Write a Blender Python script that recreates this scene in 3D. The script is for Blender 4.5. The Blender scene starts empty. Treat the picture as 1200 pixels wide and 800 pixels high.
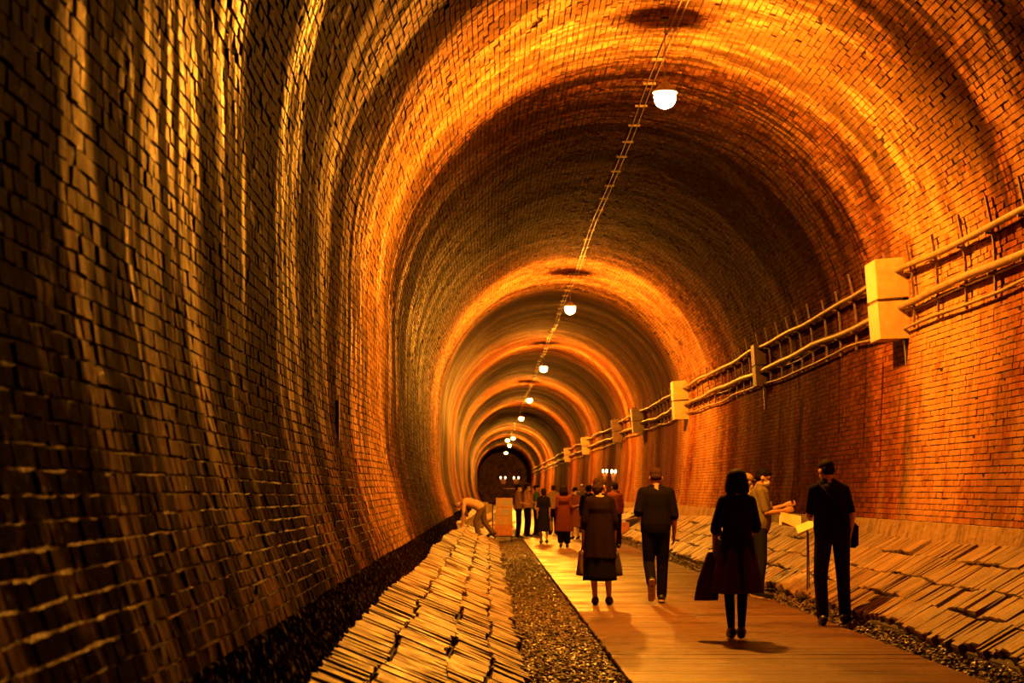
import bpy, math, random
import numpy as np
from mathutils import Vector, Matrix, Quaternion

random.seed(7)
rng = np.random.default_rng(11)
scene = bpy.context.scene
COL = scene.collection
PI = math.pi

# ------------------------------------------------------------------ camera, world, exposure
F_PX = 2000.0                 # focal length in pixels of a 1200 px wide frame
VPX, VPY = 572.0, 577.0       # where the tunnel's axis vanishes
CAM_H = 1.40
cam_d = bpy.data.cameras.new('camera')
cam = bpy.data.objects.new('camera', cam_d)
COL.objects.link(cam)
cam.location = (0, 0, CAM_H)
cam.rotation_euler = (PI / 2, 0, 0)
cam_d.sensor_width = 36.0
cam_d.lens = F_PX / 1200.0 * 36.0
cam_d.shift_x = (600 - VPX) / 1200.0
cam_d.shift_y = (VPY - 400) / 1200.0
cam_d.clip_start = 0.05
cam_d.clip_end = 600
cam_d.dof.use_dof = True
cam_d.dof.focus_distance = 19.0
cam_d.dof.aperture_fstop = 4.5
scene.camera = cam

world = bpy.data.worlds.new('night')
scene.world = world
world.use_nodes = True
world.node_tree.nodes['Background'].inputs[0].default_value = (0.02, 0.016, 0.012, 1)
world.node_tree.nodes['Background'].inputs[1].default_value = 0.05

scene.view_settings.view_transform = 'Standard'
scene.view_settings.look = 'None'
scene.view_settings.gamma = 1.0
scene.view_settings.exposure = 0.0
scene.view_settings.use_curve_mapping = False
scene.cycles.use_denoising = True
scene.cycles.caustics_reflective = False
scene.cycles.caustics_refractive = False
scene.cycles.max_bounces = 5
scene.cycles.diffuse_bounces = 3
scene.cycles.glossy_bounces = 2
scene.cycles.sample_clamp_indirect = 6.0

LAMP_COLOR = (1.0, 0.315, 0.018)
LAMP_POWER = 4400.0           # watts given off by one globe
LAMPS = [19.6, 42.2, 62.4, 83.8, 104.4, 142.0, 148.0, 164.0, 194.0]  # the last lamp is added to brighten the dark far end

# ------------------------------------------------------------------ node helpers
class NT:
    def __init__(self, name):
        self.m = bpy.data.materials.new(name)
        self.m.use_nodes = True
        self.t = self.m.node_tree
        self.t.nodes.clear()
        self.out = self.t.nodes.new('ShaderNodeOutputMaterial')
    def n(self, typ, **kw):
        nd = self.t.nodes.new(typ)
        for k, v in kw.items():
            setattr(nd, k, v)
        return nd
    def link(self, a, b):
        self.t.links.new(a, b)
    def put(self, sock, v):
        if isinstance(v, bpy.types.NodeSocket):
            self.link(v, sock)
        else:
            sock.default_value = v
    def math(self, op, a, b=0.0, c=0.0, clamp=False):
        nd = self.n('ShaderNodeMath', operation=op)
        nd.use_clamp = clamp
        self.put(nd.inputs[0], a); self.put(nd.inputs[1], b); self.put(nd.inputs[2], c)
        return nd.outputs[0]
    def mix(self, fac, a, b):
        nd = self.n('ShaderNodeMix', data_type='RGBA')
        self.put(nd.inputs[0], fac)
        for s, v in ((nd.inputs[6], a), (nd.inputs[7], b)):
            if isinstance(v, bpy.types.NodeSocket):
                self.link(v, s)
            else:
                s.default_value = (*v, 1) if len(v) == 3 else v
        return nd.outputs[2]
    def vec(self, x, y, z=0.0):
        nd = self.n('ShaderNodeCombineXYZ')
        self.put(nd.inputs[0], x); self.put(nd.inputs[1], y); self.put(nd.inputs[2], z)
        return nd.outputs[0]
    def noise(self, vec, scale, detail=3.0, rough=0.55, dist=0.0):
        nd = self.n('ShaderNodeTexNoise')
        if vec is not None:
            self.link(vec, nd.inputs['Vector'])
        nd.inputs['Scale'].default_value = scale
        nd.inputs['Detail'].default_value = detail
        nd.inputs['Roughness'].default_value = rough
        nd.inputs['Distortion'].default_value = dist
        return nd.outputs['Fac']
    def ramp(self, fac, lo, hi, a=0.0, b=1.0):
        nd = self.n('ShaderNodeMapRange')
        nd.interpolation_type = 'SMOOTHSTEP'
        self.put(nd.inputs[0], fac)
        nd.inputs[1].default_value = lo; nd.inputs[2].default_value = hi
        nd.inputs[3].default_value = a; nd.inputs[4].default_value = b
        return nd.outputs[0]
    def bump(self, h, strength, dist, normal=None):
        nd = self.n('ShaderNodeBump')
        self.link(h, nd.inputs['Height'])
        nd.inputs['Strength'].default_value = strength
        nd.inputs['Distance'].default_value = dist
        if normal is not None:
            self.link(normal, nd.inputs['Normal'])
        return nd.outputs[0]
    def bsdf(self, color, rough, normal=None, spec=0.5, metal=0.0, emit=None, estr=0.0, coat=0.0):
        b = self.n('ShaderNodeBsdfPrincipled')
        if isinstance(color, bpy.types.NodeSocket):
            self.link(color, b.inputs['Base Color'])
        else:
            b.inputs['Base Color'].default_value = (*color, 1)
        self.put(b.inputs['Roughness'], rough)
        b.inputs['Metallic'].default_value = metal
        self.put(b.inputs['Specular IOR Level'], spec)
        if coat:
            b.inputs['Coat Weight'].default_value = coat
            b.inputs['Coat Roughness'].default_value = 0.15
        if normal is not None:
            self.link(normal, b.inputs['Normal'])
        if emit:
            b.inputs['Emission Color'].default_value = (*emit, 1)
            b.inputs['Emission Strength'].default_value = estr
        self.link(b.outputs[0], self.out.inputs[0])
        return self.m

def fabric(name, col, rough=0.85, var=0.25, scale=60.0):
    t = NT(name)
    tc = t.n('ShaderNodeTexCoord').outputs['Object']
    n1 = t.noise(tc, scale, 2.0)
    n2 = t.noise(tc, 5.0, 3.0)
    f = t.math('MULTIPLY_ADD', n2, var * 2, 1.0 - var)
    c = t.mix(t.ramp(n1, 0.3, 0.7), tuple(v * 0.75 for v in col), tuple(min(1, v * 1.2) for v in col))
    c2 = t.n('ShaderNodeVectorMath', operation='SCALE')
    t.link(c, c2.inputs[0]); t.link(f, c2.inputs['Scale'])
    return t.bsdf(c2.outputs[0], rough, t.bump(n1, 0.25, 0.004), spec=0.04)

def plain(name, col, rough=0.6, metal=0.0, scale=25.0, var=0.3, spec=0.5):
    t = NT(name)
    tc = t.n('ShaderNodeTexCoord').outputs['Object']
    n1 = t.noise(tc, scale, 4.0)
    c = t.mix(t.ramp(n1, 0.3, 0.75), tuple(v * (1 - var) for v in col), tuple(min(1, v * (1 + var)) for v in col))
    return t.bsdf(c, rough, t.bump(n1, 0.2, 0.003), metal=metal, spec=spec)

CX, CZ, R0 = 1.98, 2.20 + CAM_H, 3.30      # centre of the arch (world), radius

def tunnel_coords(t):
    g = t.n('ShaderNodeNewGeometry').outputs['Position']
    s = t.n('ShaderNodeSeparateXYZ'); t.link(g, s.inputs[0])
    # angle around the bore, measured from the crown so that its cut lies under the floor
    a2 = t.math('ARCTAN2', t.math('SUBTRACT', s.outputs[0], CX), t.math('SUBTRACT', s.outputs[2], CZ))
    return g, s.outputs[0], s.outputs[1], s.outputs[2], a2

def brick_material(name, joints=False):
    """Old tunnel brick: each brick its own tone, soot and seepage running down the curve of the lining;
    wetter on one side wall, sootier on the crown, redder and cleaner on the other side wall."""
    t = NT(name)
    g, x, y, z, a = tunnel_coords(t)
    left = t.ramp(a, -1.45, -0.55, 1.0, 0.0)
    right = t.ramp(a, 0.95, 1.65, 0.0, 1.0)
    at = t.n('ShaderNodeAttribute'); at.attribute_name = 'rnd'
    oi = t.n('ShaderNodeObjectInfo')
    rnd = t.math('FRACT', t.math('ADD', at.outputs['Fac'], t.math('MULTIPLY', oi.outputs['Random'], 7.31)))
    # coordinates stretched around the ring
    v1 = t.vec(t.math('MULTIPLY', y, 0.75), t.math('MULTIPLY', a, 0.60))
    v2 = t.vec(t.math('MULTIPLY', y, 4.2), t.math('MULTIPLY', a, 1.3), 3.0)
    s1 = t.noise(v1, 1.0, 3.0, 0.6, 0.3)
    s2 = t.noise(v2, 1.0, 3.0, 0.6, 0.2)
    blot = t.noise(g, 2.2, 5.0, 0.65)
    fine = t.noise(g, 38.0, 4.0, 0.6)
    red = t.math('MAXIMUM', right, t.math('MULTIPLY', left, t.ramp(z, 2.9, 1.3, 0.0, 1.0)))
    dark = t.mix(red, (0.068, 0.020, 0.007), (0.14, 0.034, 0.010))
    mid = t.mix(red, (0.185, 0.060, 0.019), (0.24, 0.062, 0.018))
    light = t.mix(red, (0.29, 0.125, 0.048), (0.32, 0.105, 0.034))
    pale = (0.42, 0.235, 0.095)
    c = t.mix(t.ramp(rnd, 0.0, 0.55), dark, mid)
    c = t.mix(t.ramp(rnd, 0.5, 1.0), c, light)
    c = t.mix(t.math('MULTIPLY', t.ramp(fine, 0.35, 0.75), 0.45), c, dark)
    # lime bloom, pale, in ring bands
    ring = t.noise(t.vec(t.math('MULTIPLY', y, 0.28), t.math('MULTIPLY', a, 0.12), 5.0), 1.0, 2.0, 0.5)
    band = t.math('MULTIPLY', t.ramp(t.math('ADD', t.math('MULTIPLY', s1, 0.5), t.math('MULTIPLY', ring, 0.5)), 0.46, 0.58), t.ramp(blot, 0.3, 0.62))
    c = t.mix(t.math('MULTIPLY', band, 0.8), c, pale)
    grit = t.math('MULTIPLY', t.ramp(t.noise(g, 5.0, 7.0, 0.72), 0.50, 0.66), t.math('SUBTRACT', 0.75, t.math('MULTIPLY', right, 0.45)))
    c = t.mix(grit, c, (0.030, 0.010, 0.0035))
    # soot and seepage
    s1b = t.math('ADD', t.math('SUBTRACT', s1, t.math('MULTIPLY', left, 0.045)), t.math('MULTIPLY', right, 0.085))
    s2b = t.math('ADD', t.math('SUBTRACT', s2, t.math('MULTIPLY', left, 0.03)), t.math('MULTIPLY', right, 0.10))
    st = t.math('MAXIMUM', t.ramp(s1b, 0.50, 0.43), t.math('MULTIPLY', t.ramp(s2b, 0.52, 0.43), t.ramp(y, 24.0, 50.0, 0.9, 0.25)))
    st = t.math('MULTIPLY', t.math('MULTIPLY', st, t.ramp(blot, 0.22, 0.44)), t.ramp(y, 20.0, 38.0, 1.0, 0.45))
    soot = t.math('SUBTRACT', 0.75, t.math('ADD', t.math('MULTIPLY', left, 0.4), t.math('MULTIPLY', right, 0.25)))
    st = t.math('MAXIMUM', st, t.math('MULTIPLY', t.ramp(ring, 0.50, 0.36), soot))
    c = t.mix(t.math('MULTIPLY', st, 0.95), c, (0.015, 0.0058, 0.0022))
    # soot and lime rings that also paint lamp pools and the dark between lamps
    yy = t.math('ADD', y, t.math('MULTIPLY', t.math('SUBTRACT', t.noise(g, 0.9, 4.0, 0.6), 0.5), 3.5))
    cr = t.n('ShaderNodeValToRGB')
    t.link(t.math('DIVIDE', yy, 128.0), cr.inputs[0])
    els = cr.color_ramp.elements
    STAIN_LIGHT_RINGS = [(0, .5), (5, .52), (8.3, .58), (9.2, .86), (10.3, .88), (11.2, .5), (12.2, .14), (14, .05), (17.3, .08), (19.0, .40), (19.8, .80), (21.2, .85), (22.0, .5),
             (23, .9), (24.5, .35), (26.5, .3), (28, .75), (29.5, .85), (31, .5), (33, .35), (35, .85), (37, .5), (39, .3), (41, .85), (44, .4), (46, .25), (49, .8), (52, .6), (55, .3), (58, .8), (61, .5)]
    for k, (yy_, vv) in enumerate(STAIN_LIGHT_RINGS):
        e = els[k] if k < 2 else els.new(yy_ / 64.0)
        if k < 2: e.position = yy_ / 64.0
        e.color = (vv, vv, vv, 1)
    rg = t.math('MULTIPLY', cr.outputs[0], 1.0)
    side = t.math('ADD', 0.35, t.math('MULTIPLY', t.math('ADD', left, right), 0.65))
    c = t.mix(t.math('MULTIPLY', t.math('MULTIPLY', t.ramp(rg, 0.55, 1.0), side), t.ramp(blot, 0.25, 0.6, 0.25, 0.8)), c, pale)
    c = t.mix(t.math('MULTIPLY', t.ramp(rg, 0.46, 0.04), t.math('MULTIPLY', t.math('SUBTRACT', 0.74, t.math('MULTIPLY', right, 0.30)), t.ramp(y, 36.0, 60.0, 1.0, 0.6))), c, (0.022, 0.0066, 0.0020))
    gr = t.math('MULTIPLY', t.math('MULTIPLY', t.ramp(t.noise(v1, 2.3, 2.0), 0.50, 0.68), left), 0.5)
    c = t.mix(gr, c, (0.020, 0.016, 0.005))
    h = t.math('ADD', t.math('MULTIPLY', fine, 0.6), t.math('MULTIPLY', blot, 0.4))
    nrm = t.bump(h, 0.6, 0.014)
    if joints:
        uv = t.n('ShaderNodeUVMap')
        bt = t.n('ShaderNodeTexBrick')
        t.link(uv.outputs[0], bt.inputs['Vector'])
        bt.inputs['Scale'].default_value = 1.0
        bt.inputs['Brick Width'].default_value = 0.115
        bt.inputs['Row Height'].default_value = 0.068
        bt.inputs['Mortar Size'].default_value = 0.006
        bt.inputs['Color1'].default_value = (0.8, 0.8, 0.8, 1)
        bt.inputs['Color2'].default_value = (1.15, 1.15, 1.15, 1)
        bt.inputs['Mortar'].default_value = (0.3, 0.3, 0.3, 1)
        mm = t.n('ShaderNodeMix', data_type='RGBA', blend_type='MULTIPLY')
        mm.inputs[0].default_value = 1.0
        t.link(c, mm.inputs[6]); t.link(bt.outputs['Color'], mm.inputs[7])
        c = mm.outputs[2]
        inv = t.math('SUBTRACT', 1.0, bt.outputs['Fac'])
        nrm = t.bump(inv, 0.8, 0.01, nrm)
    wet = t.math('MULTIPLY', t.math('ADD', 0.02, t.math('MULTIPLY', left, 0.88)), t.math('SUBTRACT', 1.0, t.math('MULTIPLY', st, 0.97)))
    wet = t.math('MULTIPLY', wet, t.ramp(t.noise(v2, 2.0, 3.0), 0.35, 0.65, 0.35, 1.0))
    wet = t.math('MULTIPLY', wet, t.ramp(t.math('ADD', z, t.math('MULTIPLY', blot, 1.5)), 1.9, 3.8, 0.10, 1.0))
    rough = t.math('SUBTRACT', 0.90, t.math('MULTIPLY', wet, 0.52))
    spark = t.math('MULTIPLY', t.math('MULTIPLY', t.ramp(t.noise(g, 24.0, 3.0, 0.7), 0.60, 0.70), left), t.math('SUBTRACT', 1.0, t.math('MULTIPLY', st, 0.8)))
    rough = t.math('SUBTRACT', rough, t.math('MULTIPLY', spark, 0.28))
    spec = t.math('ADD', t.math('MULTIPLY', wet, 0.95), t.math('MULTIPLY', spark, 0.25))
    return t.bsdf(c, rough, nrm, spec=spec)

# ------------------------------------------------------------------ object helpers
def link(o, parent=None):
    COL.objects.link(o)
    if parent is not None:
        o.parent = parent
    return o
def tag(o, label=None, cat=None, group=None, kind=None):
    if label: o['label'] = label
    if cat: o['category'] = cat
    if group: o['group'] = group
    if kind: o['kind'] = kind
    return o
def empty(name, loc=(0, 0, 0), rz=0.0):
    o = bpy.data.objects.new(name, None)
    o.empty_display_size = 0.2
    o.location = loc
    o.rotation_euler = (0, 0, rz)
    return link(o)
def np_mesh(name, verts, faces, face_attr=None, smooth=False):
    """verts (n,3) float array, faces (m,k) int array with a fixed k"""
    me = bpy.data.meshes.new(name)
    verts = np.asarray(verts, dtype=np.float32); faces = np.asarray(faces, dtype=np.int32)
    k = faces.shape[1]
    me.vertices.add(len(verts)); me.vertices.foreach_set('co', verts.ravel())
    me.loops.add(faces.size); me.loops.foreach_set('vertex_index', faces.ravel())
    me.polygons.add(len(faces))
    me.polygons.foreach_set('loop_start', np.arange(0, faces.size, k, dtype=np.int32))
    me.update(calc_edges=True)
    if face_attr is not None:
        at = me.attributes.new('rnd', 'FLOAT', 'FACE')
        at.data.foreach_set('value', np.asarray(face_attr, dtype=np.float32))
    me.polygons.foreach_set('use_smooth', np.full(len(faces), smooth))
    me.validate()
    return me
class MB:
    """collects closed pieces of ONE part"""
    def __init__(self): self.v = []; self.f = []
    def add(self, vs, fs):
        o = len(self.v); self.v += [tuple(p) for p in vs]; self.f += [tuple(i + o for i in f) for f in fs]
        return self
    def box(self, c, size, rot=None, bev=0.0):
        hx, hy, hz = size[0] / 2, size[1] / 2, size[2] / 2
        if bev <= 0:
            vs = [Vector((sx * hx, sy * hy, sz * hz)) for sz in (-1, 1) for sx, sy in ((-1, -1), (1, -1), (1, 1), (-1, 1))]
            fs = [(3, 2, 1, 0), (4, 5, 6, 7), (0, 1, 5, 4), (1, 2, 6, 5), (2, 3, 7, 6), (3, 0, 4, 7)]
        else:
            vs = []
            def ring(z, ax, ay, b):
                return [Vector(p) for p in ((-ax + b, -ay, z), (ax - b, -ay, z), (ax, -ay + b, z), (ax, ay - b, z), (ax - b, ay, z), (-ax + b, ay, z), (-ax, ay - b, z), (-ax, -ay + b, z))]
            vs += ring(-hz, hx - bev, hy - bev, bev) + ring(-hz + bev, hx, hy, bev) + ring(hz - bev, hx, hy, bev) + ring(hz, hx - bev, hy - bev, bev)
            fs = [tuple(range(7, -1, -1)), tuple(range(24, 32))]
            for k in range(3):
                for i in range(8):
                    j = (i + 1) % 8
                    fs.append((k * 8 + i, k * 8 + j, k * 8 + 8 + j, k * 8 + 8 + i))
        R = rot if rot is not None else Matrix.Identity(3)
        return self.add([R @ p + Vector(c) for p in vs], fs)
    def loft(self, rings, cap=True):
        n = len(rings[0]); vs = [p for r in rings for p in r]; fs = []
        for k in range(len(rings) - 1):
            for i in range(n):
                j = (i + 1) % n
                fs.append((k * n + i, k * n + j, (k + 1) * n + j, (k + 1) * n + i))
        if cap:
            fs.append(tuple(range(n - 1, -1, -1))); b = (len(rings) - 1) * n
            fs.append(tuple(range(b, b + n)))
        return self.add(vs, fs)
    def tube(self, pts, rad, n=10, round_ends=False, flat=None):
        pts = [Vector(p) for p in pts]
        if not hasattr(rad, '__len__'): rad = [rad] * len(pts)
        P = list(pts); Rr = list(rad)
        if round_ends:
            t0 = (pts[0] - pts[1]).normalized(); t1 = (pts[-1] - pts[-2]).normalized()
            r0, r1 = rad[0], rad[-1]
            P = [pts[0] + t0 * r0, pts[0] + t0 * r0 * .8, pts[0] + t0 * r0 * .42] + pts + [pts[-1] + t1 * r1 * .42, pts[-1] + t1 * r1 * .8, pts[-1] + t1 * r1]
            Rr = [r0 * .12, r0 * .6, r0 * .91] + list(rad) + [r1 * .91, r1 * .6, r1 * .12]
        rings = []; ref = None
        for i, p in enumerate(P):
            a = P[max(0, i - 1)]; b = P[min(len(P) - 1, i + 1)]
            t = (b - a).normalized()
            if ref is None:
                ref = Vector((1, 0, 0)) if abs(t.x) < .8 else Vector((0, 1, 0))
            u = (ref - t * ref.dot(t)).normalized(); v = t.cross(u); ref = u
            rings.append([p + (u * math.cos(q) + v * math.sin(q)) * Rr[i] for q in (2 * PI * k / n for k in range(n))])
        return self.loft(rings)
    def ellipsoid(self, c, r, R=None, n=16, m=10):
        c = Vector(c); R = R or Matrix.Identity(3); rings = []
        for k in range(m + 1):
            ph = -PI / 2 + PI * (k + .02) / (m + .04)
            rings.append([c + R @ Vector((r[0] * math.cos(ph) * math.cos(q), r[1] * math.cos(ph) * math.sin(q), r[2] * math.sin(ph))) for q in (2 * PI * i / n for i in range(n))])
        return self.loft(rings)
    def lathe(self, c, prof, n=20):
        c = Vector(c)
        return self.loft([[c + Vector((r * math.cos(q), r * math.sin(q), z)) for q in (2 * PI * i / n for i in range(n))] for r, z in prof])
    def mesh(self, name, mat, smooth=False):
        me = bpy.data.meshes.new(name)
        me.from_pydata(self.v, [], self.f)
        me.materials.append(mat)
        if smooth:
            me.polygons.foreach_set('use_smooth', [True] * len(me.polygons))
        me.update()
        return me
    def build(self, name, mat, parent=None, smooth=False, loc=None):
        o = bpy.data.objects.new(name, self.mesh(name, mat, smooth))
        if loc is not None: o.location = loc
        return link(o, parent)
    def remesh(self, name, mat, parent=None, vox=0.01, smooth=4):
        """fuse the pieces into one continuous surface"""
        o = bpy.data.objects.new(name, self.mesh(name, mat))
        COL.objects.link(o)
        r = o.modifiers.new('r', 'REMESH'); r.mode = 'VOXEL'; r.voxel_size = vox; r.use_smooth_shade = True
        if smooth:
            s = o.modifiers.new('s', 'SMOOTH'); s.factor = .5; s.iterations = smooth
        dg = bpy.context.evaluated_depsgraph_get()
        me = bpy.data.meshes.new_from_object(o.evaluated_get(dg))
        old = o.data
        o.modifiers.clear(); o.data = me; me.name = name
        bpy.data.meshes.remove(old)
        if not me.materials: me.materials.append(mat)
        if parent is not None: o.parent = parent
        return o

def project(p):
    p = np.asarray(p)
    s = F_PX / np.maximum(p[..., 1], 1e-3)
    return VPX + p[..., 0] * s, VPY - (p[..., 2] - CAM_H) * s

# ------------------------------------------------------------------ the lining's shape
def build_profile():
    left = [(-2.84, -1.00), (-2.88, -0.90), (-2.96, -0.55), (-3.09, -0.20), (-3.18, 0.13), (-3.25, 0.50), (-3.285, 0.90), (-3.295, 1.30), (-3.30, 1.75)]
    right = [(3.30, 1.75), (3.285, 1.40), (3.255, 0.92), (3.22, 0.30), (3.13, -0.31), (3.07, -0.58), (3.03, -0.75)]
    arch = [(R0 * math.cos(q), 2.20 + R0 * math.sin(q)) for q in np.linspace(PI, 0, 60)]
    pts = np.array(left + arch + right)
    seg = np.hypot(*np.diff(pts, axis=0).T)
    s = np.concatenate([[0], np.cumsum(seg)])
    ss = np.linspace(0, s[-1], 800)
    u = np.interp(ss, s, pts[:, 0]); v = np.interp(ss, s, pts[:, 1])
    k = np.ones(15) / 15.0                      # soften the corners between samples
    def sm(q):
        e = np.concatenate([2 * q[0] - q[7:0:-1], q, 2 * q[-1] - q[-2:-9:-1]])
        return np.convolve(e, k, 'valid')
    u = sm(u); v = sm(v)
    return ss, u, v
PS, PU, PV = build_profile()
DU = np.gradient(PU, PS); DV = np.gradient(PV, PS)
LN = np.hypot(DU, DV); DU /= LN; DV /= LN
TOTAL = PS[-1]
S_LEFT = float(np.interp(2.20, PV[:250], PS[:250]))
S_RIGHT = TOTAL - float(np.interp(2.20, PV[::-1][:250], PS[:250]))
S_LBASE = float(np.interp(-0.60, PV[:250], PS[:250]))
S_RBASE = TOTAL - float(np.interp(-0.34, PV[::-1][:250], PS[:250]))

def bulge(s, d):
    """how far the old lining leans into the tunnel (metres)"""
    a = s / TOTAL * 2 * PI; d = d / 2.0
    w = 0.022 * np.sin(d * 0.62 + 0.8) + 0.016 * np.sin(d * 1.13 + 1.3 * np.sin(a) + 2.0) + 0.010 * np.sin(2.1 * d + 2 * a)
    w = w + 0.010 * np.sin(3 * a + 0.4 * d) + 0.006 * np.sin(7.0 * a + 1.7 * d)
    far = np.clip((d - 18.0) / 8.0, 0, 1)
    return w * (1 + 1.2 * far)

def surf(s, d, out=0.0):
    """point on the lining; out > 0 moves into the tunnel"""
    s = np.asarray(s, float); d = np.asarray(d, float)
    u = np.interp(s, PS, PU); v = np.interp(s, PS, PV)
    tu = np.interp(s, PS, DU); tv = np.interp(s, PS, DV)
    o = bulge(s, d) + out
    # inward normal: the path runs left base -> crown -> right base, so inward is to its right
    nu, nv = tv, -tu
    return np.stack([CX + u + nu * o, d, CAM_H + v + nv * o], -1)

D0, DBRICK, D1 = -10.0, 46.0, 232.0

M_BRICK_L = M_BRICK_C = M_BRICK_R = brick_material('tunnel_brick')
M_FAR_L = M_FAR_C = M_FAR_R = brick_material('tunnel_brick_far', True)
_t = NT('mortar')
_g, _x, _y, _z, _a = tunnel_coords(_t)
_n = _t.noise(_g, 30.0, 4.0)
_lf = _t.math('MULTIPLY', _t.ramp(_a, -1.75, -1.2, 1.0, 0.0), _t.ramp(_z, 2.3, 1.1, 0.0, 1.0))
_c0 = _t.mix(_t.ramp(_n, .3, .7), (0.010, 0.006, 0.003), (0.045, 0.024, 0.011))
_c1 = _t.mix(_t.ramp(_t.noise(_g, 14.0, 4.0, .7), .56, .68), (0.015, 0.005, 0.0015), (0.11, 0.052, 0.018))
M_MORTAR = _t.bsdf(_t.mix(_lf, _c0, _c1), _t.math('SUBTRACT', .9, _t.math('MULTIPLY', _lf, .4)), _t.bump(_n, 0.8, 0.015), spec=_t.math('ADD', .03, _t.math('MULTIPLY', _lf, .16)))

def shell(name, s0, s1, near_mat, far_mat, label, out=-0.014):
    ns = max(8, int((s1 - s0) / 0.12))
    S = np.linspace(s0, s1, ns + 1)
    D = np.concatenate([np.arange(D0, DBRICK, 1.0), np.arange(DBRICK, 120, 0.8), np.arange(120, D1 + .5, 2.0)])
    nd = len(D)
    SS, DD = np.meshgrid(S, D)
    off = np.where(DD < DBRICK - 1e-6, out, 0.0)
    V = surf(SS, DD, off).reshape(-1, 3)
    idx = np.arange(nd * (ns + 1)).reshape(nd, ns + 1)
    Fq = np.stack([idx[:-1, :-1], idx[1:, :-1], idx[1:, 1:], idx[:-1, 1:]], -1).reshape(-1, 4)
    me = np_mesh(name, V, Fq, smooth=True)
    me.materials.append(near_mat); me.materials.append(far_mat)
    mi = (np.repeat(D[:-1], ns) >= DBRICK - 0.3).astype(np.int32)
    me.polygons.foreach_set('material_index', mi)
    uv = me.uv_layers.new(name='UVMap')
    li = np.empty(len(me.loops), np.int32); me.loops.foreach_get('vertex_index', li)
    UVv = np.stack([DD.ravel()[li], SS.ravel()[li]], -1).astype(np.float32)
    uv.data.foreach_set('uv', UVv.ravel())
    o = link(bpy.data.objects.new(name, me))
    tag(o, label, kind='structure')
    return o
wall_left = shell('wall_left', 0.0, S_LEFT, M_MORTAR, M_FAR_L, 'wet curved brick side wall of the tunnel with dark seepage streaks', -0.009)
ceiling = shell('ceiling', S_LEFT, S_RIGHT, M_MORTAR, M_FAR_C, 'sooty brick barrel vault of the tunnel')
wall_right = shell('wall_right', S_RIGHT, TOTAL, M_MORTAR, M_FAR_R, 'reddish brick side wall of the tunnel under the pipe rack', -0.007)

BR_V = np.array([(-1, -1, -1), (1, -1, -1), (1, 1, -1), (-1, 1, -1), (-1, -1, 1), (1, -1, 1), (1, 1, 1), (-1, 1, 1)], float)
BR_F = np.array([(4, 5, 6, 7), (0, 1, 5, 4), (1, 2, 6, 5), (2, 3, 7, 6), (3, 0, 4, 7)])

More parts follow.
